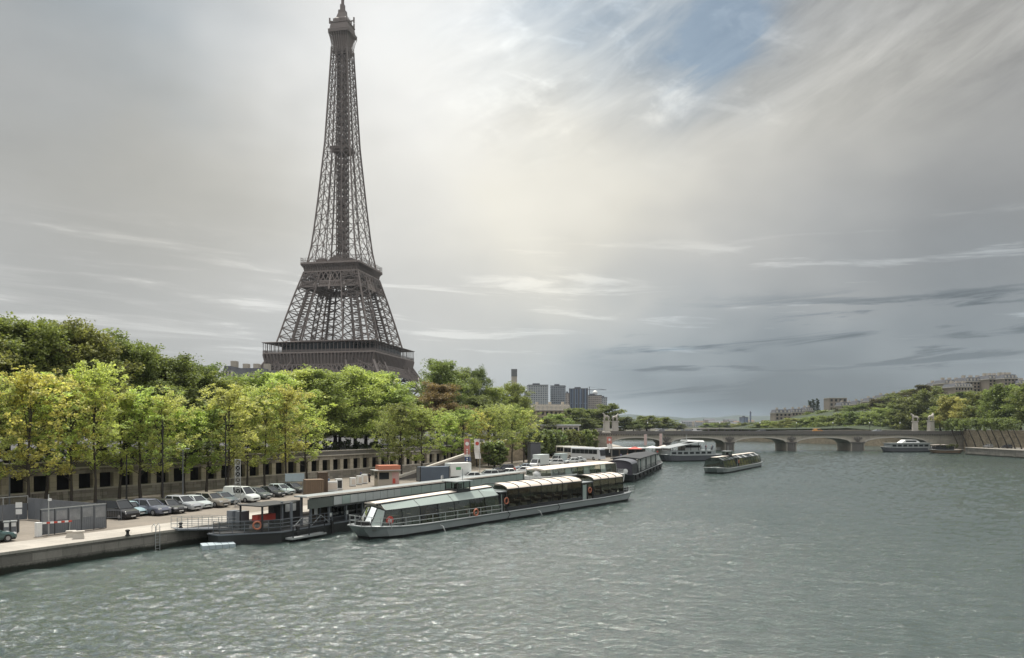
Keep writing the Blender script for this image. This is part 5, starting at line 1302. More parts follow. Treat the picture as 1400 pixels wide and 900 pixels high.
for px, py, col, lab in ca:
    x, y = at(px, py, 1.6); c = coach(x, y + 4, R(-52), col, lab); c['group'] = 'coaches parked in a row'

# ------------------------------------------------------------------ things on the port
def enclosure():
    A = Vector((*at(145, 722, 1.6),)); d = -UQ; a2 = A + d * 12.6
    root = empty('site_fence', (A.x, A.y, 1.6), math.atan2(d.y, d.x), 'grey panelled metal fence round an enclosure at the left of the quay', 'fence')
    # local x runs back towards the camera along the quay, -y inland
    n = 5
    for i in range(n):
        m = MB(); x0 = i * 1.2
        m.box(x0 + .02, x0 + 1.18, -.03, .03, .06, 2.25)
        for k in range(6): m.box(x0 + .1 + k * .19, x0 + .16 + k * .19, .03, .05, .1, 2.2)
        pn = m.build('fence_panel', M['grey_steel'], root); MB().box(x0 + .12, x0 + 1.08, .055, .065, 1.25 if i % 2 else 1.1, 2.1).build('pasted_sheet', paint('pasted_sheet', (.24, .25, .26), .8, 0, .4, 1.5, grime=.6, grime_col=(.38, .38, .36)) if 'pasted_sheet' not in MATS else MATS['pasted_sheet'], pn)
    for i in range(n + 1): MB().bar((i * 1.2, 0, 0), (i * 1.2, 0, 2.3), .07).build('post', M['dark_steel'], root)
    MB().bar((0, 0, 2.3), (n * 1.2, 0, 2.3), .08).build('top_rail', M['pale_steel'], root)
    m = MB()
    for k in range(11): m.box(-.05, 0.0, -1.2 * (k + 1) + .02, -1.2 * k - .02, .06, 2.25)
    m.build('side_panel', M['grey_steel'], root)
    m = MB()
    for k in range(19): m.box(k * 1.2 + .02, k * 1.2 + 1.18, -13.3, -13.24, .06, 1.7)
    m.build('rear_panel', M['grey_steel'], root)
    railing('rear_railing', root, [(0, -13.2, 1.7), (26, -13.2, 1.7)], .75, M['pale_steel'], 1, 2.4, .06)
    m = MB().box(6.2, 20, -3.2, -3.1, .1, 1.3); m.build('gate_panel', M['dark_steel'], root)
    m = MB().box(7., 13, -6.2, -6.1, .8, 1.6); m.build('inner_screen', paint('screen_mauve', (.16, .15, .165), .7), root)
    return root
enclosure()
qf = lambda px, py: (*at(px, py, 1.6), 1.605)
x, y, z = qf(52.5, 734); b = empty('barrier_gate', (x, y, z), math.atan2(UQ.y, UQ.x), 'white parking barrier with a striped lowered arm', 'barrier')
MB().box(-.22, .22, -.2, .2, 0, 1.25).build('cabinet', M['white'], b, bevel=.03)
for k in range(8): MB().bar((.2 + k * .32, -.25, 1.16 - k * .011), (.2 + (k + 1) * .32, -.25, 1.16 - (k + 1) * .011), .10, .15).build('arm_segment', M['white'] if k % 2 == 0 else M['red'], b)
MB().bar((2.6, -.25, 1.0), (2.55, -.25, .0), .05).build('arm_rest', M['pale_steel'], b)
x, y, z = qf(66.5, 732.5); p = empty('camera_pole', (x, y, z), 0, 'pale pole with a small camera beside the parking barrier', 'pole')
MB().tube((0, 0, 0), (0, 0, 3.6), .06, .045, 8).build('pole', M['pale_steel'], p); MB().box(-.02, .22, -.08, .08, 3.05, 3.25).build('camera_housing', M['white'], p); MB().bar((0, 0, 3.2), (.1, 0, 3.2), .05).build('bracket', M['pale_steel'], p)
for px, py, lab in ((9, 734, 'left of two grey ticket machines at the parking entrance'), (19, 733, 'right of two grey ticket machines at the parking entrance')):
    x, y, z = qf(px, py); t = empty('ticket_machine', (x, y, z), R(28), lab, 'ticket machine')
    MB().box(-.2, .2, -.18, .18, 0, 1.25).build('body', M['grey_steel'], t, bevel=.03); MB().box(-.17, .17, -.2, -.18, .85, 1.2).build('screen', M['white'], t); MB().box(-.24, .24, -.24, .2, 1.25, 1.36).build('hood', M['pale_steel'], t)
x, y, z = qf(18, 729); t = empty('entrance_sign', (x, y + .8, z), R(25), 'two square white notices on a post at the parking entrance', 'sign')
MB().tube((0, 0, 0), (0, 0, 2.7), .04).build('post', M['grey_steel'], t); MB().box(-.26, .26, -.06, -.03, 2.2, 2.68).build('notice', M['white'], t); MB().box(-.24, .24, -.06, -.03, 1.6, 2.06).build('notice', M['white'], t)
for px, py, s_, lab in ((97, 735, .9, 'low pale concrete block on the quay beside the fence'), (107.5, 737, 1.05, 'tapered concrete mooring block at the quay edge')):
    x, y, z = qf(px, py); z += .03; t = MB().loft([[(-.42 * s_, -.35, 0), (.42 * s_, -.35, 0), (.42 * s_, .35, 0), (-.42 * s_, .35, 0)], [(-.3 * s_, -.25, .5 * s_), (.3 * s_, -.25, .5 * s_), (.3 * s_, .25, .5 * s_), (-.3 * s_, .25, .5 * s_)], [(-.42 * s_, -.3, .52 * s_), (.42 * s_, -.3, .52 * s_), (.42 * s_, .3, .52 * s_), (-.42 * s_, .3, .52 * s_)], [(-.42 * s_, -.3, .62 * s_), (.42 * s_, -.3, .62 * s_), (.42 * s_, .3, .62 * s_), (-.42 * s_, .3, .62 * s_)]]).build('mooring_block', M['pale_stone'], None); t.location = (x, y, z); t.rotation_euler = (0, 0, R(25)); tag(t, lab, 'mooring block')
def bollard(x, y, z, lab, g=None):
    t = MB().lathe([(.22, 0), (.2, .06), (.13, .1), (.12, .34), (.2, .4), (.2, .48), (.08, .54), (.01, .55)], 12).build('bollard', M['black'], None, smooth=True); t.location = (x, y, z); tag(t, lab, 'bollard', g)
for px, py, lab in ((174.5, 732.5, 'small black bollard at the middle of the open quay edge'), (247, 722, 'black bollard beside the gangway')): bollard(*at(px, py, 1.63), 1.63, lab)
x, y, z = qf(153, 712); t = empty('crowd_barrier', (x, y, z), R(10), 'low grey crowd barrier between the fence and the black minivan', 'barrier'); 
m = MB().bar((-.9, 0, 1.05), (.9, 0, 1.05), .05).bar((-.9, 0, .3), (.9, 0, .3), .05).bar((-.9, 0, 0), (-.9, 0, 1.05), .05).bar((.9, 0, 0), (.9, 0, 1.05), .05); m.build('frame', M['grey_steel'], t)
m = MB(); [m.bar((-.8 + k * .16, 0, .3), (-.8 + k * .16, 0, 1.05), .02) for k in range(11)]; m.build('bars', M['grey_steel'], t)
for s in (-.7, .7): MB().bar((s, -.3, .02), (s, .3, .02), .06, .03).build('foot', M['grey_steel'], t)
x, y = at(216, 731, 1.0); t = empty('quay_ladder', (x, y, 0), math.atan2(UQ.y, UQ.x), 'metal ladder down the quay face with hoops at its top', 'ladder')
pt = on_line(214, (-38.8, 57.7), (UQ.x, UQ.y)); t.location = (pt[0] + .873 * .16, pt[1] - .49 * .16, 0)
for sg in (-.22, .22): MB().path([(sg, 0, -.2), (sg, 0, 2.1), (sg, .2, 2.35), (sg, .5, 2.1), (sg, .5, 1.64)], .03, 6).build('stile', M['pale_steel'], t)
m = MB(); [m.bar((-.22, 0, .1 + k * .28), (.22, 0, .1 + k * .28), .03) for k in range(6)]; m.bar((-.23, 0, 1.85), (.23, 0, 1.85), .03); m.build('rungs', M['pale_steel'], t)

# lamp posts and masts
def lamp_post(px, py, h, lab, mat='grey_steel', arm=1.4, lamps=1):
    x, y = at(px, py, 1.6); t = empty('lamp_post', (x, y, 1.6), 0, lab, 'lamp post')
    MB().path([(0, 0, 0), (0, 0, .8), (0, 0, h)], [.14, .09, .06], 8).build('pole', M[mat], t)
    for k in range(lamps):
        sg = 1 if k == 0 else -1
        a = MB().path([(0, 0, h - .3), (sg * arm * .5, 0, h - .05), (sg * arm, 0, h)], .035, 6).build('arm', M[mat], t)
        MB().loft([[(sg * arm - .3, -.12, h - .04), (sg * arm + .3, -.1, h - .04), (sg * arm + .3, .1, h - .04), (sg * arm - .3, .12, h - .04)], [(sg * arm - .25, -.08, h + .08), (sg * arm + .2, -.06, h + .08), (sg * arm + .2, .06, h + .08), (sg * arm - .25, .08, h + .08)]]).build('lamp_head', M['pale_steel'], a)
    return t
lamp_post(13, 696, 6.6, 'grey lamp post before the wall near the left edge', arm=.6, lamps=2)
lamp_post(250, 681, 6.6, 'grey lamp post standing between the parked cars and the wall', arm=.6, lamps=2)
lamp_post(526, 647, 8.6, 'tall grey lamp post at the far end of the arcade wall', 'pale_steel')
for px, py, h, lab in ((222.5, 687, 10.5, 'tall thin black pole behind the silver SUV'), (308.5, 676, 11, 'tall thin black pole left of the lattice mast'), (173, 687, 6., 'thin black pole behind the black minivan')):
    x, y = at(px, py, 1.6); t = empty('pole', (x, y, 1.6), 0, lab, 'pole'); MB().path([(0, 0, 0), (0, 0, h)], [.11, .07], 8).build('shaft', M['black'], t); MB().lathe([(.15, 0), (.15, .5), (.1, .55)], 8).build('collar', M['black'], t)
x, y = at(325, 692, 1.6); t = empty('lattice_mast', (x, y, 1.6), R(20), 'grey lattice mast rising behind the pontoon canopy', 'mast')
m = MB(); c4 = ((-.3, -.3), (.3, -.3), (.3, .3), (-.3, .3))
for i in range(4):
    (ax, ay), (bx, by) = c4[i], c4[(i + 1) % 4]; m.bar((ax, ay, 0), (ax, ay, 5.6), .07)
    for k in range(8): m.bar((ax, ay, k * .7), (bx, by, k * .7 + .7), .045); m.bar((ax, ay, k * .7 + .7), (bx, by, k * .7 + .7), .045)
m.build('lattice', M['pale_steel'], t)

# crates, screens and kiosk beyond the parked cars
def crate(px, py, w, d_, h, mat, lab, name='wooden_crate'):
    x, y = at(px, py, 1.6); t = empty(name, (x, y, 1.605), R(26), lab, 'crate'); m = MB()
    n = max(3, int(w / .3))
    for k in range(n): m.box(-w / 2 + k * w / n + .015, -w / 2 + (k + 1) * w / n - .015, -d_ / 2, -d_ / 2 + .05, .05, h); m.box(-w / 2 + k * w / n + .015, -w / 2 + (k + 1) * w / n - .015, d_ / 2 - .05, d_ / 2, .05, h)
    m.box(-w / 2, -w / 2 + .06, -d_ / 2 + .052, d_ / 2 - .052, .05, h); m.box(w / 2 - .06, w / 2, -d_ / 2 + .052, d_ / 2 - .052, .05, h); m.box(-w / 2, w / 2, -d_ / 2 + .06, d_ / 2 - .06, 0, .06)
    m.build('slat_side', mat, t); MB().box(-w / 2 - .04, w / 2 + .04, -d_ / 2 - .04, d_ / 2 + .04, h + .003, h + .07).build('lid', mat, t); return t
crate(428.5, 678, 2.4, 2, 2.2, M['wood'], 'large brown slatted crate beyond the parked cars')
crate(441, 674, 1.3, 1.3, 2.9, paint('dark_wood', (.09, .062, .042), .8, 0, .25, 2.), 'tall dark brown slatted crate right of the larger crate')
for px, py, w, h, lab in ((453, 672, 1.7, 1.5, 'white panel screen right of the crates'), (463, 670, 1.0, 1.7, 'white cabinet with a dark opening right of the panel screen'), (482, 665, .9, 1.4, 'low white cabinet between the crates and the kiosk'), (491, 663, .8, 1.5, 'second low white cabinet toward the kiosk'), (498, 661.5, .9, 1.6, 'white cabinet nearest to the kiosk')):
    x, y = at(px, py, 1.6); t = empty('white_cabinet', (x, y, 1.605), R(28), lab, 'cabinet'); MB().box(-w / 2, w / 2, -.35, .35, .06, h).build('body', M['white'], t, bevel=.02); MB().box(-w / 2 + .2, w / 2 - .1, -.37, -.352, .3, h - .25).build('door', M['dark_steel'] if px == 463 else M['cream'], t); MB().box(-w / 2, w / 2, -.3, .3, 0, .058).build('foot', M['black'], t)
x, y = at(403, 677, 1.6); t = empty('blue_sign', (x, y, 1.605), R(20), 'pale blue panel on posts before the arcade wall', 'sign'); MB().box(-1.3, 1.3, -.04, .04, 1.9, 3.0).build('panel', paint('pale_blue', (.34, .42, .46), .6), t)
for s in (-1.1, 1.1): MB().tube((s, .06, 0), (s, .06, 3.0), .04).build('post', M['grey_steel'], t)
x, y = at(530, 664, 1.6); t = empty('kiosk', (x, y, 1.605), R(24), 'small kiosk with an orange-red roof on the port', 'kiosk')
MB().box(-1.9, 1.6, -1.2, 1.2, 0, 2.5).build('wall', M['facade'], t); MB().box(-1.7, -.1, -1.24, -1.2, 1.1, 2.2).build('window', M['car_glass'], t); MB().box(-1.94, -1.9, -.9, .9, 1.1, 2.2).build('window', M['car_glass'], t)
MB().box(-2.6, 1.7, -1.9, 1.4, 2.503, 2.6).build('awning', M['pale_steel'], t); MB().box(-1.7, 1.75, -1.3, 1.3, 2.603, 3.3).build('roof', M['orange'], t)
MB().box(.4, 1.5, -1.235, -1.203, .3, 2.2).build('poster', paint('pink_poster', (.5, .33, .31), .6), t); MB().box(.5, .95, -1.25, -1.238, .4, 1.2).build('red_notice', M['red'], t)
x, y = at(592, 658, 1.6); t = empty('container', (x, y, 1.605), R(22), 'blue-grey shipping container beside the white box van', 'container'); bl = paint('container_blue', (.10, .13, .17), .55, 0, .15, 1.)
m = MB().box(-2.6, 2.6, -1.15, 1.15, .1, 2.55); [m.box(-2.5 + k * .25, -2.38 + k * .25, -1.2, -1.15, .2, 2.45) for k in range(21)]; m.build('body', bl, t)
m = MB(); [m.bar((sx, sy, 0), (sx, sy, 2.62), .14) for sx in (-2.6, 2.6) for sy in (-1.17, 1.17)]; m.build('corner_posts', M['dark_steel'], t); MB().box(-2.66, -2.6, -1.05, 1.05, .2, 2.45).build('door', M['grey_steel'], t)
# banners
def banner(px, py, top, w, cols, lab, hang=1.8):
    x, y = at(px, py, 1.6); h = zat(top, y) - 1.6; t = empty('banner', (x, y, 1.605), R(14), lab, 'banner')
    MB().tube((0, 0, 0), (0, 0, h + .1), .07, .05, 8).build('pole', M['pale_steel'], t); MB().bar((0, 0, h), (-w, 0, h), .05).build('arm', M['pale_steel'], t)
    n = 10; rr = random.Random(px)
    pts = [[(-w * u + .03 - (.25 * math.sin(i * .5) * (1 - .4 * u) * i / n), .10 * math.sin(i * .9 + u * 2), h - .05 - (h - hang) * i / n) for u in (0, .5, 1)] for i in range(n + 1)]
    for (i0, i1, mat) in cols:
        m = MB()
        for i in range(i0, i1): m.strip(pts[i], pts[i + 1])
        m.build('cloth', mat, t)
    m = MB().lathe([(.02, 0), (.36, 0), (.36, .02), (.02, .02)], 14)
    e = m.build('round_emblem', M['red'] if 'white' in lab else M['white'], t); e.location = (-w * .5, -.16, h - .95); e.rotation_euler = (R(90), 0, 0)
    if 'white' not in lab:
        m = MB()
        for k in range(7): m.box(-w * .5 - .14, -w * .5 + .14, -.17, -.15, h - 2.2 - k * .42, h - 1.95 - k * .42)
        m.build('lettering', M['white'], t)
    return t
pk = paint('salmon_cloth', (.50, .20, .17), .8, 0, .06, 1.); wc = paint('white_cloth', (.72, .70, .68), .8, 0, .05, 1.)
banner(642.5, 652, 600, 1.15, [(0, 7, pk), (7, 8, wc), (8, 10, M['blue'])], 'tall salmon red banner with a blue foot on a pole', 3.0)
banner(656, 648, 600, 1.15, [(0, 10, wc)], 'tall white banner with a round red emblem on a pole', 3.1)
banner(836.5, 627, 597, 1.6, [(0, 6, pk), (6, 10, wc)], 'pink and pale banner below the left bridge statues', 3.0)
for px, by, top, lab in ((884.5, 620, 594, 'narrow pale pink flag nearest the left bridge arch'), (905.5, 618, 593, 'narrow pale pink flag right of its twin before the bridge')):
    x = atY(px, 262); t = empty('flag', (x, 262, 1.605), 0, lab, 'flag'); h = zat(top, 262) - 1.6
    MB().tube((0, 0, 0), (0, 0, h), .08).build('pole', M['pale_steel'], t); MB().strip([(0, 0, h), (-.5, .05, h), (-1., 0, h)], [(-.1, 0, 3), (-.55, .1, 3), (-1., 0, 3)]).build('cloth', paint('pale_pink', (.55, .42, .40), .8) if 'pale_pink' not in MATS else MATS['pale_pink'], t)
x, y = at(733, 640, 1.6); t = empty('cabinet_tower', (x - .1, y + 14, 1.6), R(20), 'tall dark grey slatted cabinet tower against the tan wall', 'cabinet')
m = MB().box(-1.3, 1.3, -1.2, 1.2, 0, 5.4); [m.box(-1.35 + k * .4, -1.2 + k * .4, -1.26, -1.2, .3, 5.2) for k in range(7)]; m.build('body', M['slate'], t); MB().box(-1.4, 1.4, -1.3, 1.3, 5.403, 5.6).build('roof', M['dark_steel'], t)
x, y = at(842, 626, 1.6); t = empty('ticket_office', (x, y + 6, 1.605), R(15), 'low glazed ticket pavilion with a flat white roof before the bridge', 'pavilion')
MB().box(-7, 10, -2, 2, 0, 2.6).build('wall', M['interior'], t); MB().box(-8, 11, -3, 3, 2.603, 2.9).build('roof', M['white'], t)
for k in range(6): MB().box(-6.6 + k * 2.7, -4.4 + k * 2.7, -2.04, -2., .4, 2.2).build('window', M['car_glass'], t)
for k, (px, Yk, w) in enumerate(((868, 236, 4), (892, 246, 5), (908, 256, 4))):
    t = empty('parasol', (atY(px, Yk), Yk, 1.605), 0, ('red', 'white', 'cream')[k] + ' square parasol on the port before the bridge', 'parasol'); MB().tube((0, 0, 0), (0, 0, 3.0), .06).build('pole', M['grey_steel'], t)
    MB().add([(-w / 2, -w / 2, 2.6), (w / 2, -w / 2, 2.6), (w / 2, w / 2, 2.6), (-w / 2, w / 2, 2.6), (0, 0, 3.3)], [(0, 1, 4), (1, 2, 4), (2, 3, 4), (3, 0, 4), (3, 2, 1, 0)]).build('canopy', (M['red'], M['white'], M['cream'])[k], t)

# people
def person_mat():
    m, nt, out = material('clothes'); b = pbsdf(nt, out, (.3, .3, .3), .8); oi = nt.nodes.new('ShaderNodeObjectInfo'); nt.links.new(oi.outputs['Color'], b.inputs['Base Color']); return m
M['cloth'] = person_mat(); M['skin'] = paint('skin', (.42, .27, .20), .6, 0, .05, 3.); M['hair'] = paint('hair', (.03, .022, .018), .7)
def person_proto():
    root = empty('person', (0, -540, 0))
    me = bpy.data.meshes.new('body'); J = [(0, 0, .95), (0, 0, 1.18), (0, 0, 1.42), (0, 0, 1.52), (0, .0, 1.64), (-.17, 0, 1.42), (-.24, .02, 1.15), (-.22, -.06, .90), (-.22, -.08, .82), (.17, 0, 1.42), (.25, .02, 1.15), (.24, -.05, .90), (.24, -.08, .82), (-.09, 0, .90), (-.11, -.02, .50), (-.12, .02, .08), (-.12, -.14, .04), (.09, 0, .90), (.12, -.02, .50), (.13, .04, .08), (.13, -.12, .04)]
    Ed = [(0, 1), (1, 2), (2, 3), (3, 4), (2, 5), (5, 6), (6, 7), (7, 8), (2, 9), (9, 10), (10, 11), (11, 12), (0, 13), (13, 14), (14, 15), (15, 16), (0, 17), (17, 18), (18, 19), (19, 20)]
    Rr = [.15, .14, .15, .055, .10, .07, .05, .04, .035, .07, .05, .04, .035, .10, .065, .045, .04, .10, .065, .045, .04]
    me.from_pydata(J, Ed, []); me.materials.append(M['skin']); b = bpy.data.objects.new('body', me); COL.objects.link(b); b.parent = root; KIDS.setdefault(root.name, []).append(b)
    sk = b.modifiers.new('skin', 'SKIN'); su = b.modifiers.new('sub', 'SUBSURF'); su.levels = su.render_levels = 1
    for i, v in enumerate(me.skin_vertices[0].data): v.radius = (Rr[i], Rr[i] * (.72 if i < 3 else 1)); v.use_root = (i == 0)
    MB().loft([[(w * math.cos(t), d_ * math.sin(t), z) for t in [6.2832 * k / 10 for k in range(10)]] for w, d_, z in ((.20, .14, .88), (.185, .135, 1.15), (.225, .145, 1.36), (.20, .12, 1.45), (.09, .08, 1.50))]).build('shirt', M['cloth'], root, smooth=True)
    for sg in (-1, 1):
        MB().path([(sg * .18, 0, 1.43), (sg * .25, .02, 1.24), (sg * .255, .02, 1.12)], [.085, .075, .068], 8).build('sleeve', M['cloth'], root, smooth=True)
        MB().path([(sg * .09, 0, .93), (sg * .115, -.02, .5), (sg * .125, .03, .10)], [.125, .09, .075], 8).build('trouser_leg', M['cloth'], root, smooth=True)
    MB().lathe([(.02, 1.755), (.07, 1.745), (.105, 1.70), (.112, 1.65), (.10, 1.62)], 10).build('hair', M['hair'], root, smooth=True)
    root['used'] = 0; return root
PP = person_proto()
def person(x, y, z, rz, top, legs, lab, s=1.):
    if PP['used'] == 0: c = PP; PP['used'] = 1; c.location = (x, y, z); c.rotation_euler = (0, 0, rz)
    else: c = copy_tree(PP, (x, y, z), rz)
    c['label'] = lab; c['category'] = 'person'; c.scale = (s, s, s)
    for ch in KIDS[c.name]:
        n_ = ch.name.split('.')[0]
        if n_ in ('shirt', 'sleeve'): ch.color = (*top, 1)
        elif n_ == 'trouser_leg': ch.color = (*legs, 1)
x, y = at(703, 651, 1.6); person(x, y, 1.605, R(20), (.45, .06, .04), (.30, .08, .06), 'person in red standing among the far parked cars', 1.06)
x, y = at(505, 660, 1.6); person(x, y, 1.605, R(-40), (.02, .02, .025), (.02, .02, .025), 'person in black standing left of the kiosk')
x, y = at(447, 668, 1.6); person(x, y + 1, 1.605, R(70), (.10, .17, .26), (.03, .03, .05), 'person in blue behind the tall dark crate')
x, y = at(494, 657, 1.6); person(x, y, 1.605, R(120), (.07, .10, .24), (.05, .05, .06), 'person in a blue top near the white cabinets')
db = Vector((49.0, 240)), Vector((69.5, 249)); d_, n_, L_ = unit(*db)
for k, (s, w, top) in enumerate(((14.6, 1.4, (.4, .4, .4)), (15.9, 2.2, (.08, .08, .12)), (17.0, 1.2, (.35, .12, .1)), (18.0, 2.6, (.5, .5, .48)), (19.2, 1.6, (.1, .14, .2)))):
    p = db[0] + d_ * s + n_ * (3.6 - w); person(p.x, p.y, 3.4 if s < 19.3 else 1.9, R(40 * k), top, (.05, .05, .07), ('person in grey', 'person in dark clothes', 'person in dull red', 'person in pale clothes', 'person in blue')[k] + ' on the deck of the excursion boat')
for k, (px, Yk, top, cl) in enumerate(((858, 224, (.5, .2, .12), 'orange'), (866, 228, (.4, .4, .38), 'pale grey'), (876, 240, (.06, .06, .08), 'black'), (899, 250, (.45, .07, .06), 'red'), (849, 220, (.12, .12, .3), 'dark blue'))):
    person(atY(px, Yk), Yk, 1.605, R(60 * k), top, (.06, .06, .08), 'person in %s standing on the port before the bridge' % cl)
# ------------------------------------------------------------------ statues at the bridge ends
def statue_proto():
    root = empty('equestrian_statue', (0, -560, 0)); ps = M['pale_stone']
    MB().loft([[(sx * a, sy * a * .8, z) for sx, sy in ((-1, -1), (1, -1), (1, 1), (-1, 1))] for a, z in ((1.6, 0), (1.6, .5), (1.25, .7), (1.15, 5.0), (1.4, 5.2), (1.4, 5.6))]).build('pedestal', ps, root)
    me = bpy.data.meshes.new('figure')
    J = [(-.9, 0, 7.6), (.1, 0, 7.55), (.8, 0, 7.8), (1.25, 0, 8.7), (1.45, 0, 9.05), (1.95, 0, 8.7), (-1.1, .3, 6.8), (-1.0, .3, 5.7), (-1.1, -.3, 6.8), (-1.2, -.3, 5.7), (.9, .3, 6.8), (.85, .3, 5.7), (.95, -.3, 6.9), (1.3, -.3, 6.3), (-1.5, 0, 7.2), (-1.7, 0, 6.4),
         (.5, -.95, 7.3), (.5, -.95, 8.1), (.55, -.95, 8.65), (.4, -1.0, 6.5), (.35, -1.0, 5.65), (.75, -.9, 6.5), (.8, -.9, 5.65), (1.0, -.6, 8.2), (.3, -1.2, 7.5)]
    Ed = [(0, 1), (1, 2), (2, 3), (3, 4), (4, 5), (0, 6), (6, 7), (0, 8), (8, 9), (2, 10), (10, 11), (2, 12), (12, 13), (0, 14), (14, 15), (16, 17), (17, 18), (16, 19), (19, 20), (16, 21), (21, 22), (17, 23), (17, 24), (1, 16)]
    Rr = [.55, .5, .5, .3, .25, .15, .22, .12, .22, .12, .2, .12, .2, .12, .15, .1, .26, .28, .17, .17, .11, .17, .11, .09, .09]
    me.from_pydata(J, Ed, []); me.materials.append(ps); b = bpy.data.objects.new('figure', me); COL.objects.link(b); b.parent = root; KIDS.setdefault(root.name, []).append(b)
    b.modifiers.new('skin', 'SKIN'); su = b.modifiers.new('sub', 'SUBSURF'); su.levels = su.render_levels = 1
    for i, v in enumerate(me.skin_vertices[0].data): v.radius = (Rr[i], Rr[i]); v.use_root = (i == 0)
    root['used'] = 0; return root
SP = statue_proto()
for i, (px, Y, lab, rz, z) in enumerate(((829, 338, 'pale horse and warrior statue at the left bridge end, left one', R(200), 8.2), (841, 354, 'pale horse and warrior statue at the left bridge end, right one', R(20), 8.2), (1251, 356, 'pale horse and warrior statue at the right bridge end, left one', R(160), 8.2), (1272.5, 349.5, 'pale horse and warrior statue at the right bridge end, right one', R(20), 8.4))):
    o = SP if i == 0 else copy_tree(SP); o.location = (atY(px, Y), Y, z); o.rotation_euler = (0, 0, rz); o.scale = (1., 1., .98); tag(o, lab, 'statue', 'statues at the bridge ends')

# ------------------------------------------------------------------ buildings
def win_grid(name, wall, pane, nx, nz, fx=.62, fz=.55, band=None):
    """a far facade: rows of windows by the object's own coordinates (one bay and one storey to a unit)"""
    m, nt, out = material(name); b = pbsdf(nt, out, wall, .7); tc = nt.nodes.new('ShaderNodeTexCoord'); sp = nt.nodes.new('ShaderNodeSeparateXYZ'); nt.links.new(tc.outputs['Object'], sp.inputs[0])
    x, y, z = (E(sp.outputs[i]) for i in range(3))
    h = E.m('FRACT', (x + y) / nx); v = E.m('FRACT', z / nz)
    f = E.m('LESS_THAN', h, fx) * E.m('LESS_THAN', v, fz)
    cell = nt.nodes.new('ShaderNodeTexWhiteNoise'); cell.noise_dimensions = '3D'
    nt.links.new(vec(nt, E.m('FLOOR', x / nx), E.m('FLOOR', y / nx), E.m('FLOOR', z / nz)), cell.inputs['Vector'])
    k = E(cell.outputs['Value']) * .9 + .5
    c = mixc(nt, f, wall, mixc(nt, 1., (*pane, 1), vec(nt, k, k, k), 'MULTIPLY'))
    nt.links.new(c, b.inputs['Base Color']); nt.links.new((.75 - f * .5).v, b.inputs['Roughness']); return m
F1 = win_grid('tower_facade_grey', (.34, .36, .38), (.10, .12, .15), 3.2, 3., .55, .5)
F2 = win_grid('tower_facade_dark', (.25, .27, .30), (.07, .09, .12), 2.6, 3., .6, .6)
F3 = win_grid('tower_facade_blue', (.16, .21, .30), (.06, .08, .13), 3.6, 40., .45, .97)
F4 = win_grid('tower_facade_tan', (.34, .30, .27), (.12, .12, .13), 3., 3., .5, .5)
def block(px0, px1, top, base, Y, dep, mat, lab, name='tower_block', extra=None, rz=0., cat='building'):
    x0, x1 = atY(px0, Y), atY(px1, Y); z0, z1 = base, zat(top, Y); c = (x0 + x1) / 2; w = (x1 - x0) / 2
    root = empty(name, (c, Y, z0), R(rz), lab, cat); H = z1 - z0
    MB().box(-w, w, 0, dep, 0, H).build('wall', mat, root)
    MB().box(-w - .3, w + .3, -.3, dep + .3, H + .003, H + .9).build('roof', M['slate'], root)
    MB().box(-w * .5, w * .2, dep * .3, dep * .6, H + .9, H + 3.2).build('plant_room', M['slate'], root)
    if extra: extra(root, w, dep, H)
    return root
block(722.5, 749.5, 527, 5, 1050, 24, F1, 'broad grey tower block left of three beyond the museum', rz=4)
block(752.5, 772.5, 528, 5, 1080, 24, F2, 'narrow grey tower block second from the left', rz=-6)
block(717, 723, 537, 5, 1150, 20, F1, 'pale slim block behind the broad grey tower')
block(773, 780, 538, 5, 1180, 20, F4, 'brownish slim block between two far towers')
def fins(root, w, dep, H):
    for k in range(5): MB().box(-w + k * w * .5 - .9, -w + k * w * .5 + .9, -1.2, -.02, 0, H + 1).build('fin', M['slate'], root)
block(779, 803, 532, 5, 1100, 24, F3, 'dark blue tower block with vertical fins', extra=fins, rz=-8)
def dome(root, w, dep, H): MB().lathe([(w * .35, H + .9)] + [(w * .36 * math.cos(t), H + 1 + w * .36 * (1 + math.sin(t)) * .9) for t in [-1.4 + .28 * k for k in range(10)]] + [(.01, H + 1 + w * .66)], 14, (w * .25, dep * .4, 0)).build('dome', M['white'], root, smooth=True)
block(803, 823, 541, 5, 1130, 24, F4, 'tan tower block with a white ball on its roof', extra=dome, rz=6)
block(822, 830, 544, 5, 1180, 20, F1, 'slim grey block at the right end of the towers')
def cr():
    Y = 1250; x = atY(806, Y); root = empty('tower_crane', (x, Y, 5), R(6), 'thin tower crane above the dark blue tower block', 'crane'); h = zat(533, Y) - 5
    m = MB().bar((0, 0, 0), (0, 0, h + 5), 1.0); m.build('mast', M['slate'], root); j = MB().bar((-10, 0, h), (28, 0, h), .8); j.build('jib', M['slate'], root); MB().bar((0, 0, h + 5), (26, 0, h), .25).bar((0, 0, h + 5), (-9, 0, h), .25).build('tie', M['slate'], root); MB().box(-10, -7, -1, 1, h - 2.5, h).build('counterweight', M['slate'], root)
cr()
Y = 620; x = atY(703, Y); t = empty('chimney', (x, Y, 5), 0, 'square grey chimney rising above the trees', 'chimney'); h = zat(505, Y) - 5
MB().box(-2.3, 2.3, -2.3, 2.3, 0, h - 6).build('stack', M['facade'], t); MB().box(-2.4, 2.4, -2.4, 2.4, h - 5.997, h).build('stack_head', paint('stack_grey', (.16, .165, .17), .8), t)
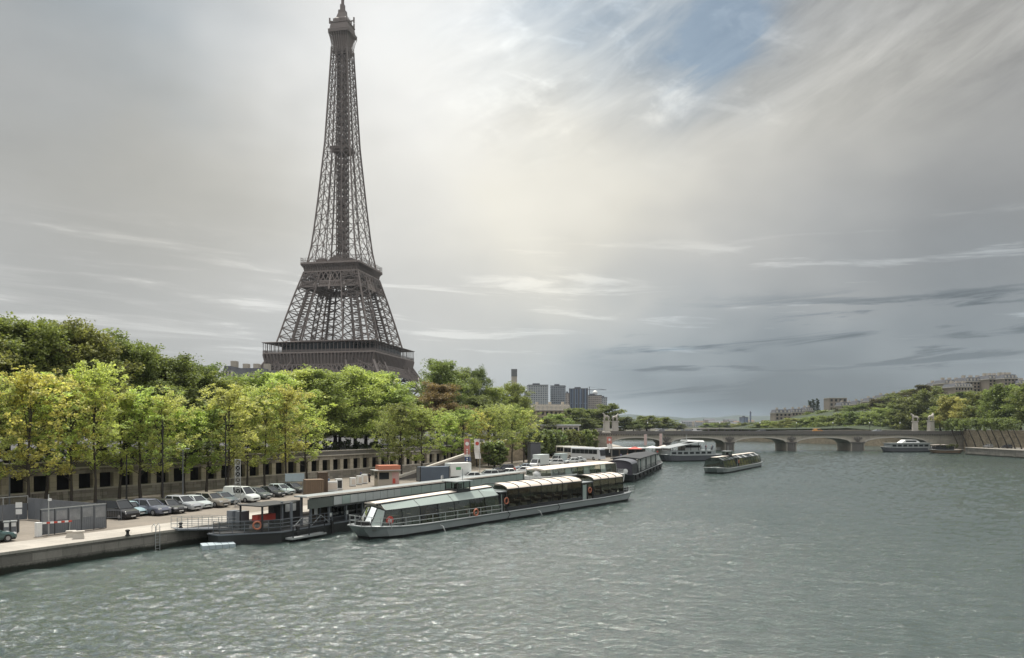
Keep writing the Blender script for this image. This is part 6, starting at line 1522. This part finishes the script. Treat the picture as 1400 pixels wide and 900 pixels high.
# museum: stone building with rows of windows
def facade_house(px0, px1, top, base, Y, dep, lab, floors, bays, name='stone_building', roof='slate', mans=True, rz=0, wall='facade', chim=2):
    x0, x1 = atY(px0, Y), atY(px1, Y); c = (x0 + x1) / 2; w = (x1 - x0) / 2; H = zat(top, Y) - base
    root = empty(name, (c, Y, base), R(rz), lab, 'building'); wh = H * (.78 if mans else .97)
    MB().box(-w, w, 0, dep, 0, wh).build('wall', M[wall], root); fh = wh / floors; bw = 2 * w / bays
    for f in range(floors):
        for b in range(bays):
            xx = -w + bw * (b + .5); g = MB().box(xx - bw * .24, xx + bw * .24, -.05, .1, f * fh + fh * .25, f * fh + fh * .82).build('window', M['car_glass'], root)
    MB().box(-w - .3, w + .3, -.4, dep + .3, wh + .003, wh + .5).build('cornice', M['pale_stone'], root)
    if mans:
        r = MB().loft([[(-w, 0, wh + .503), (w, 0, wh + .503), (w, dep, wh + .503), (-w, dep, wh + .503)], [(-w + 1., 1.2, H), (w - 1., 1.2, H), (w - 1., dep - 1.2, H), (-w + 1., dep - 1.2, H)]]).build('roof', M[roof], root)
        for k in range(chim): xx = -w + 2 * w * (k + .5) / chim; MB().box(xx - .8, xx + .8, dep * .4, dep * .55, H - .5, H + 1.8).build('chimney', M['facade'], r)
        for b in range(bays): xx = -w + bw * (b + .5); MB().box(xx - bw * .2, xx + bw * .2, .2, 1.3, wh + .52, wh + .5 + (H - wh) * .6).build('dormer', M['pale_stone'], r)
    return root
facade_house(727, 781, 553, 7, 470, 22, 'tan stone museum building with two rows of arched windows', 4, 9, wall='tan_stone', mans=True, roof='facade', chim=3, rz=3)
facade_house(300, 318, 500, 6, 215, 14, 'dark stone house end seen left of the tower above the trees', 6, 4, chim=1)
facade_house(318, 362, 503, 6, 235, 16, 'slate roofed stone house between the trees and the tower', 6, 7, chim=3)
facade_house(355, 440, 560, 6, 240, 12, 'low stone house hidden behind the trees below the tower', 4, 12, chim=4)
# pavilion roof behind the clipped row
t = empty('long_pavilion', (atY(766, 330), 330, 7.5), R(20), 'long low pavilion with a white roof above the trimmed trees', 'pavilion'); MB().box(-9, 9, 0, 8, 0, 4.0).build('wall', M['cream'], t); MB().box(-9.6, 9.6, -.6, 8.6, 4.003, 4.5).build('roof', M['white'], t)
for k in range(7): MB().box(-8.4 + k * 2.5, -6.6 + k * 2.5, -.04, 0.02, .8, 3.2).build('window', M['car_glass'], t)
# houses on the right hill
M['hill_stone'] = paint('hill_stone', (.25, .215, .18), .85, 0, .2, .2, grime=.4)
hill = [(1292, 1320, 519, 545, 560, 5, 5, 'first stone house from the left on the right hilltop'), (1321, 1350, 516, 545, 540, 5, 6, 'broad stone house second from the left on the right hilltop'), (1352, 1372, 513, 540, 530, 5, 4, 'tall house below the rounded roof on the right hilltop'), (1373, 1392, 512, 540, 520, 5, 4, 'house with dark mansard at the right hilltop'), (1392, 1420, 520, 545, 515, 5, 5, 'stone house at the right edge on the hilltop'), (1306, 1330, 524, 550, 500, 4, 6, 'pale terrace house below the first hilltop house')]
for px0, px1, top, bs, Y, fl, by, lab in hill: facade_house(px0, px1, top, zat(bs, Y), Y, 16, lab, fl, by, name='hill_house', wall='hill_stone', chim=3)
facade_house(1326, 1364, 537, zat(556, 470), 470, 12, 'white terrace building with glass front among the hilltop trees', 3, 8, wall='pale_stone', mans=False, name='terrace_house')
hl = [(1060, 1082, 560, 700), (1083, 1100, 559, 720), (1101, 1112, 557, 720), (1134, 1158, 544, 760), (1150, 1170, 550, 720), (1171, 1187, 548, 700), (1188, 1204, 544, 680), (1205, 1222, 540, 660), (1223, 1240, 538, 640), (1278, 1292, 523, 580)]
for i, (px0, px1, top, Y) in enumerate(hl): facade_house(px0, px1, top, zat(top + 24, Y), Y, 14, 'slate roofed house on the wooded ridge, %s from its left end' % ORD[i], 4, 4, name='ridge_house', wall='hill_stone', mans=(i != 3), chim=2)
for i, (px, top, Y, lab) in enumerate(((1107, 548, 735, 'left dark conifer on the ridge line'), (1112, 546, 735, 'middle dark conifer on the ridge line'), (1118, 545, 730, 'right and tallest dark conifer on the ridge line'))):
    rg = random.Random(i); z0 = zat(572, Y); h = zat(top, Y) - z0; t = empty('conifer', (atY(px, Y), Y, z0), 0, lab, 'tree'); MB().path([(0, 0, 0), (0, 0, h * .9)], [.4, .1], 6).build('trunk', M['bark'], t); m = MB()
    for k in range(40): zz = h * (.2 + .8 * k / 40); leaf_quads(m, Vector((rg.uniform(-1, 1), rg.uniform(-1, 1), zz)), 16, 2.6 * (1.1 - k / 40) + .3, .6, rg)
    o = m.build('crown', M['leaf_dense'], t); o.color = (.04, .06, .03, 1)
# the far city in front of the hills
rg = random.Random(17)
for i in range(26):
    Y = rg.uniform(1100, 2300); px = rg.uniform(872, 1062); w = rg.uniform(5, 12); h = zat(rg.uniform(574.5, 580), Y) - 2.6
    t = empty('far_house', (atY(px, Y), Y, 2.6), R(rg.uniform(-20, 20)), 'pale far building between the bridge and the blue hills', 'building', 'far buildings below the hills')
    MB().box(-w, w, 0, w, 0, max(5, h)).build('wall', rg.choice([F1, F4, M['facade']]), t); MB().loft([[(-w, 0, max(5, h) + .003), (w, 0, max(5, h) + .003), (w, w, max(5, h) + .003), (-w, w, max(5, h) + .003)], [(-w, w * .4, max(5, h) + 3), (w, w * .4, max(5, h) + 3), (w, w * .6, max(5, h) + 3), (-w, w * .6, max(5, h) + 3)]]).build('roof', rg.choice([M['slate'], M['wood']]), t)
block(1016, 1023, 571, 3, 1500, 20, F3, 'blue-grey far block right of the middle of the river', rz=5)
block(1025.5, 1027, 564, 3, 1600, 3, F3, 'needle thin far tower above the hills', name='far_spire')
# far viaduct above the bridge parapet
vd = empty('viaduct', (atY(925, 640), 640, 2.6), R(-3), 'pale far viaduct on posts above the bridge parapet', 'bridge'); Lv = atY(1046, 640) - atY(925, 640); zt = zat(585, 640) - 2.6
MB().box(0, Lv, 0, 5, zt - 1.2, zt).build('deck', M['pale_stone'], vd)
for k in range(12): MB().box(k * Lv / 11 - .5, k * Lv / 11 + .5, 1, 3, -3.5, zt - 1.2).build('column', M['pale_stone'], vd)
m = MB(); [m.bar((k * Lv / 40, .2, zt), (k * Lv / 40, .2, zt + 1.6), .2) for k in range(41)]; m.bar((0, .2, zt + 1.6), (Lv, .2, zt + 1.6), .25); m.build('railing', M['slate'], vd)
# lamp posts on the bridge
for i, px in enumerate((886, 932, 985, 1040, 1090, 1140, 1190, 1232)):
    x, y, z = on_bridge(px, .9); t = empty('bridge_lamp', (x, y, z), 0, 'thin dark lamp post on the bridge parapet, %s from the left' % ORD[i], 'lamp post', 'lamp posts on the bridge'); MB().path([(0, 0, 0), (0, 0, 4.2)], [.12, .06], 6).build('pole', M['dark_steel'], t); MB().lathe([(.05, 4.2), (.22, 4.35), (.25, 4.7), (.05, 4.95)], 8).build('lantern', M['lamp_glass'], t)
# leaning trunks in front of the right river wall and boats' landing
rg = random.Random(23)
for i, (px, Y) in enumerate(((1310, 318), (1322, 312), (1334, 306), (1346, 300), (1357, 296), (1366, 291), (1378, 286), (1388, 281), (1397, 277))):
    x = 188.5 + rg.uniform(-1.5, 2.5); h = 8.5; t = empty('leaning_tree', (x, x / (px - 700) * FPX, 2.75), 0, 'dark leaning tree before the right river wall, %s from the bridge' % ORD[i], 'tree', 'leaning trees before the river wall')
    MB().path([(0, 0, 0), (-.5, .6, 2.6), (-1.4, 1.5, 5.6), (-2.2, 2.2, 8.6)], [.26, .22, .18, .12], 7).build('trunk', M['bark'], t)
    m = MB(); [leaf_quads(m, Vector((-2.4 + rg.uniform(-2.4, 2.4), 2.4 + rg.uniform(-2.4, 2.4), 8.2 + rg.uniform(-.9, 3.2))), 26, 1.1, .45, rg) for _ in range(22)]
    o = m.build('crown', M['leaf_dense'], t); o.color = (*DG, 1)
for px, Y, lab, col in ((1322, 292, 'grey car parked on the right quay near its tip', (.3, .3, .3)), (1331, 288, 'dark car parked on the right quay behind the grey one', (.04, .04, .05))):
    car('hatch', 186.5 if px < 1330 else 190, 298 if px < 1330 else 292, 2.76, R(95), col, lab, 'cars on the right quay')
# added leafy strip darkening the shaded ground behind the arcade wall's parapet
hg = MB(); rg = random.Random(31)
for k in range(330):
    s = 60 + k * .5; p = Vector((-119, -18)) + Vector((.4755, .8797)) * s + Vector((-.8797, .4755)) * rg.uniform(6.2, 8.)
    leaf_quads(hg, Vector((p.x, p.y, 5.9 + rg.uniform(.3, 2.2))), 24, .7, .30, rg)
o = hg.build('shade_hedge', M['leaf_dense'], None); o.color = (.05, .07, .025, 1); tag(o, 'long dark leafy strip added for the shade under trees behind the arcade wall', 'shade_hedge')

# ------------------------------------------------------------------ air
def haze():
    m, nt, out = material('haze'); v = nt.nodes.new('ShaderNodeVolumePrincipled'); v.inputs['Color'].default_value = (.80, .90, 1, 1); v.inputs['Density'].default_value = .00006; v.inputs['Anisotropy'].default_value = .1
    nt.links.new(v.outputs[0], out.inputs['Volume']); o = MB().box(-4100, 4100, -520, 4700, -1.9, 345).build('haze', m); tag(o, kind='stuff')
    o.visible_shadow = True
haze()
# more trees on the slope
rg = random.Random(77)
for i in range(24):
    px = 1048 + i * 10.5 + rg.uniform(-4, 4); Y = 760 - i * 9 + rg.uniform(-30, 30); top = 578 - i * 1.5 + rg.uniform(-3, 3)
    z = max(7, zat(top + 17, Y)); tree(FAR[i % 4], atY(px, Y), Y, z, zat(top, Y) - z, 11.5, (MG, DG, LG)[i % 3], 'low tree on the wooded slope below the ridge houses, %s from its left end' % ORD[i], 'low trees on the right slope')
# put unused models away
for p in [PROTO[k][0] for k in PROTO] + list(CARS.values()) + [PP, SP]:
    if p['used'] == 0 and 'label' not in p:
        for ch in KIDS.get(p.name, []): bpy.data.objects.remove(ch)
        bpy.data.objects.remove(p)

for o in S.objects:
    if 'used' in o: del o['used']
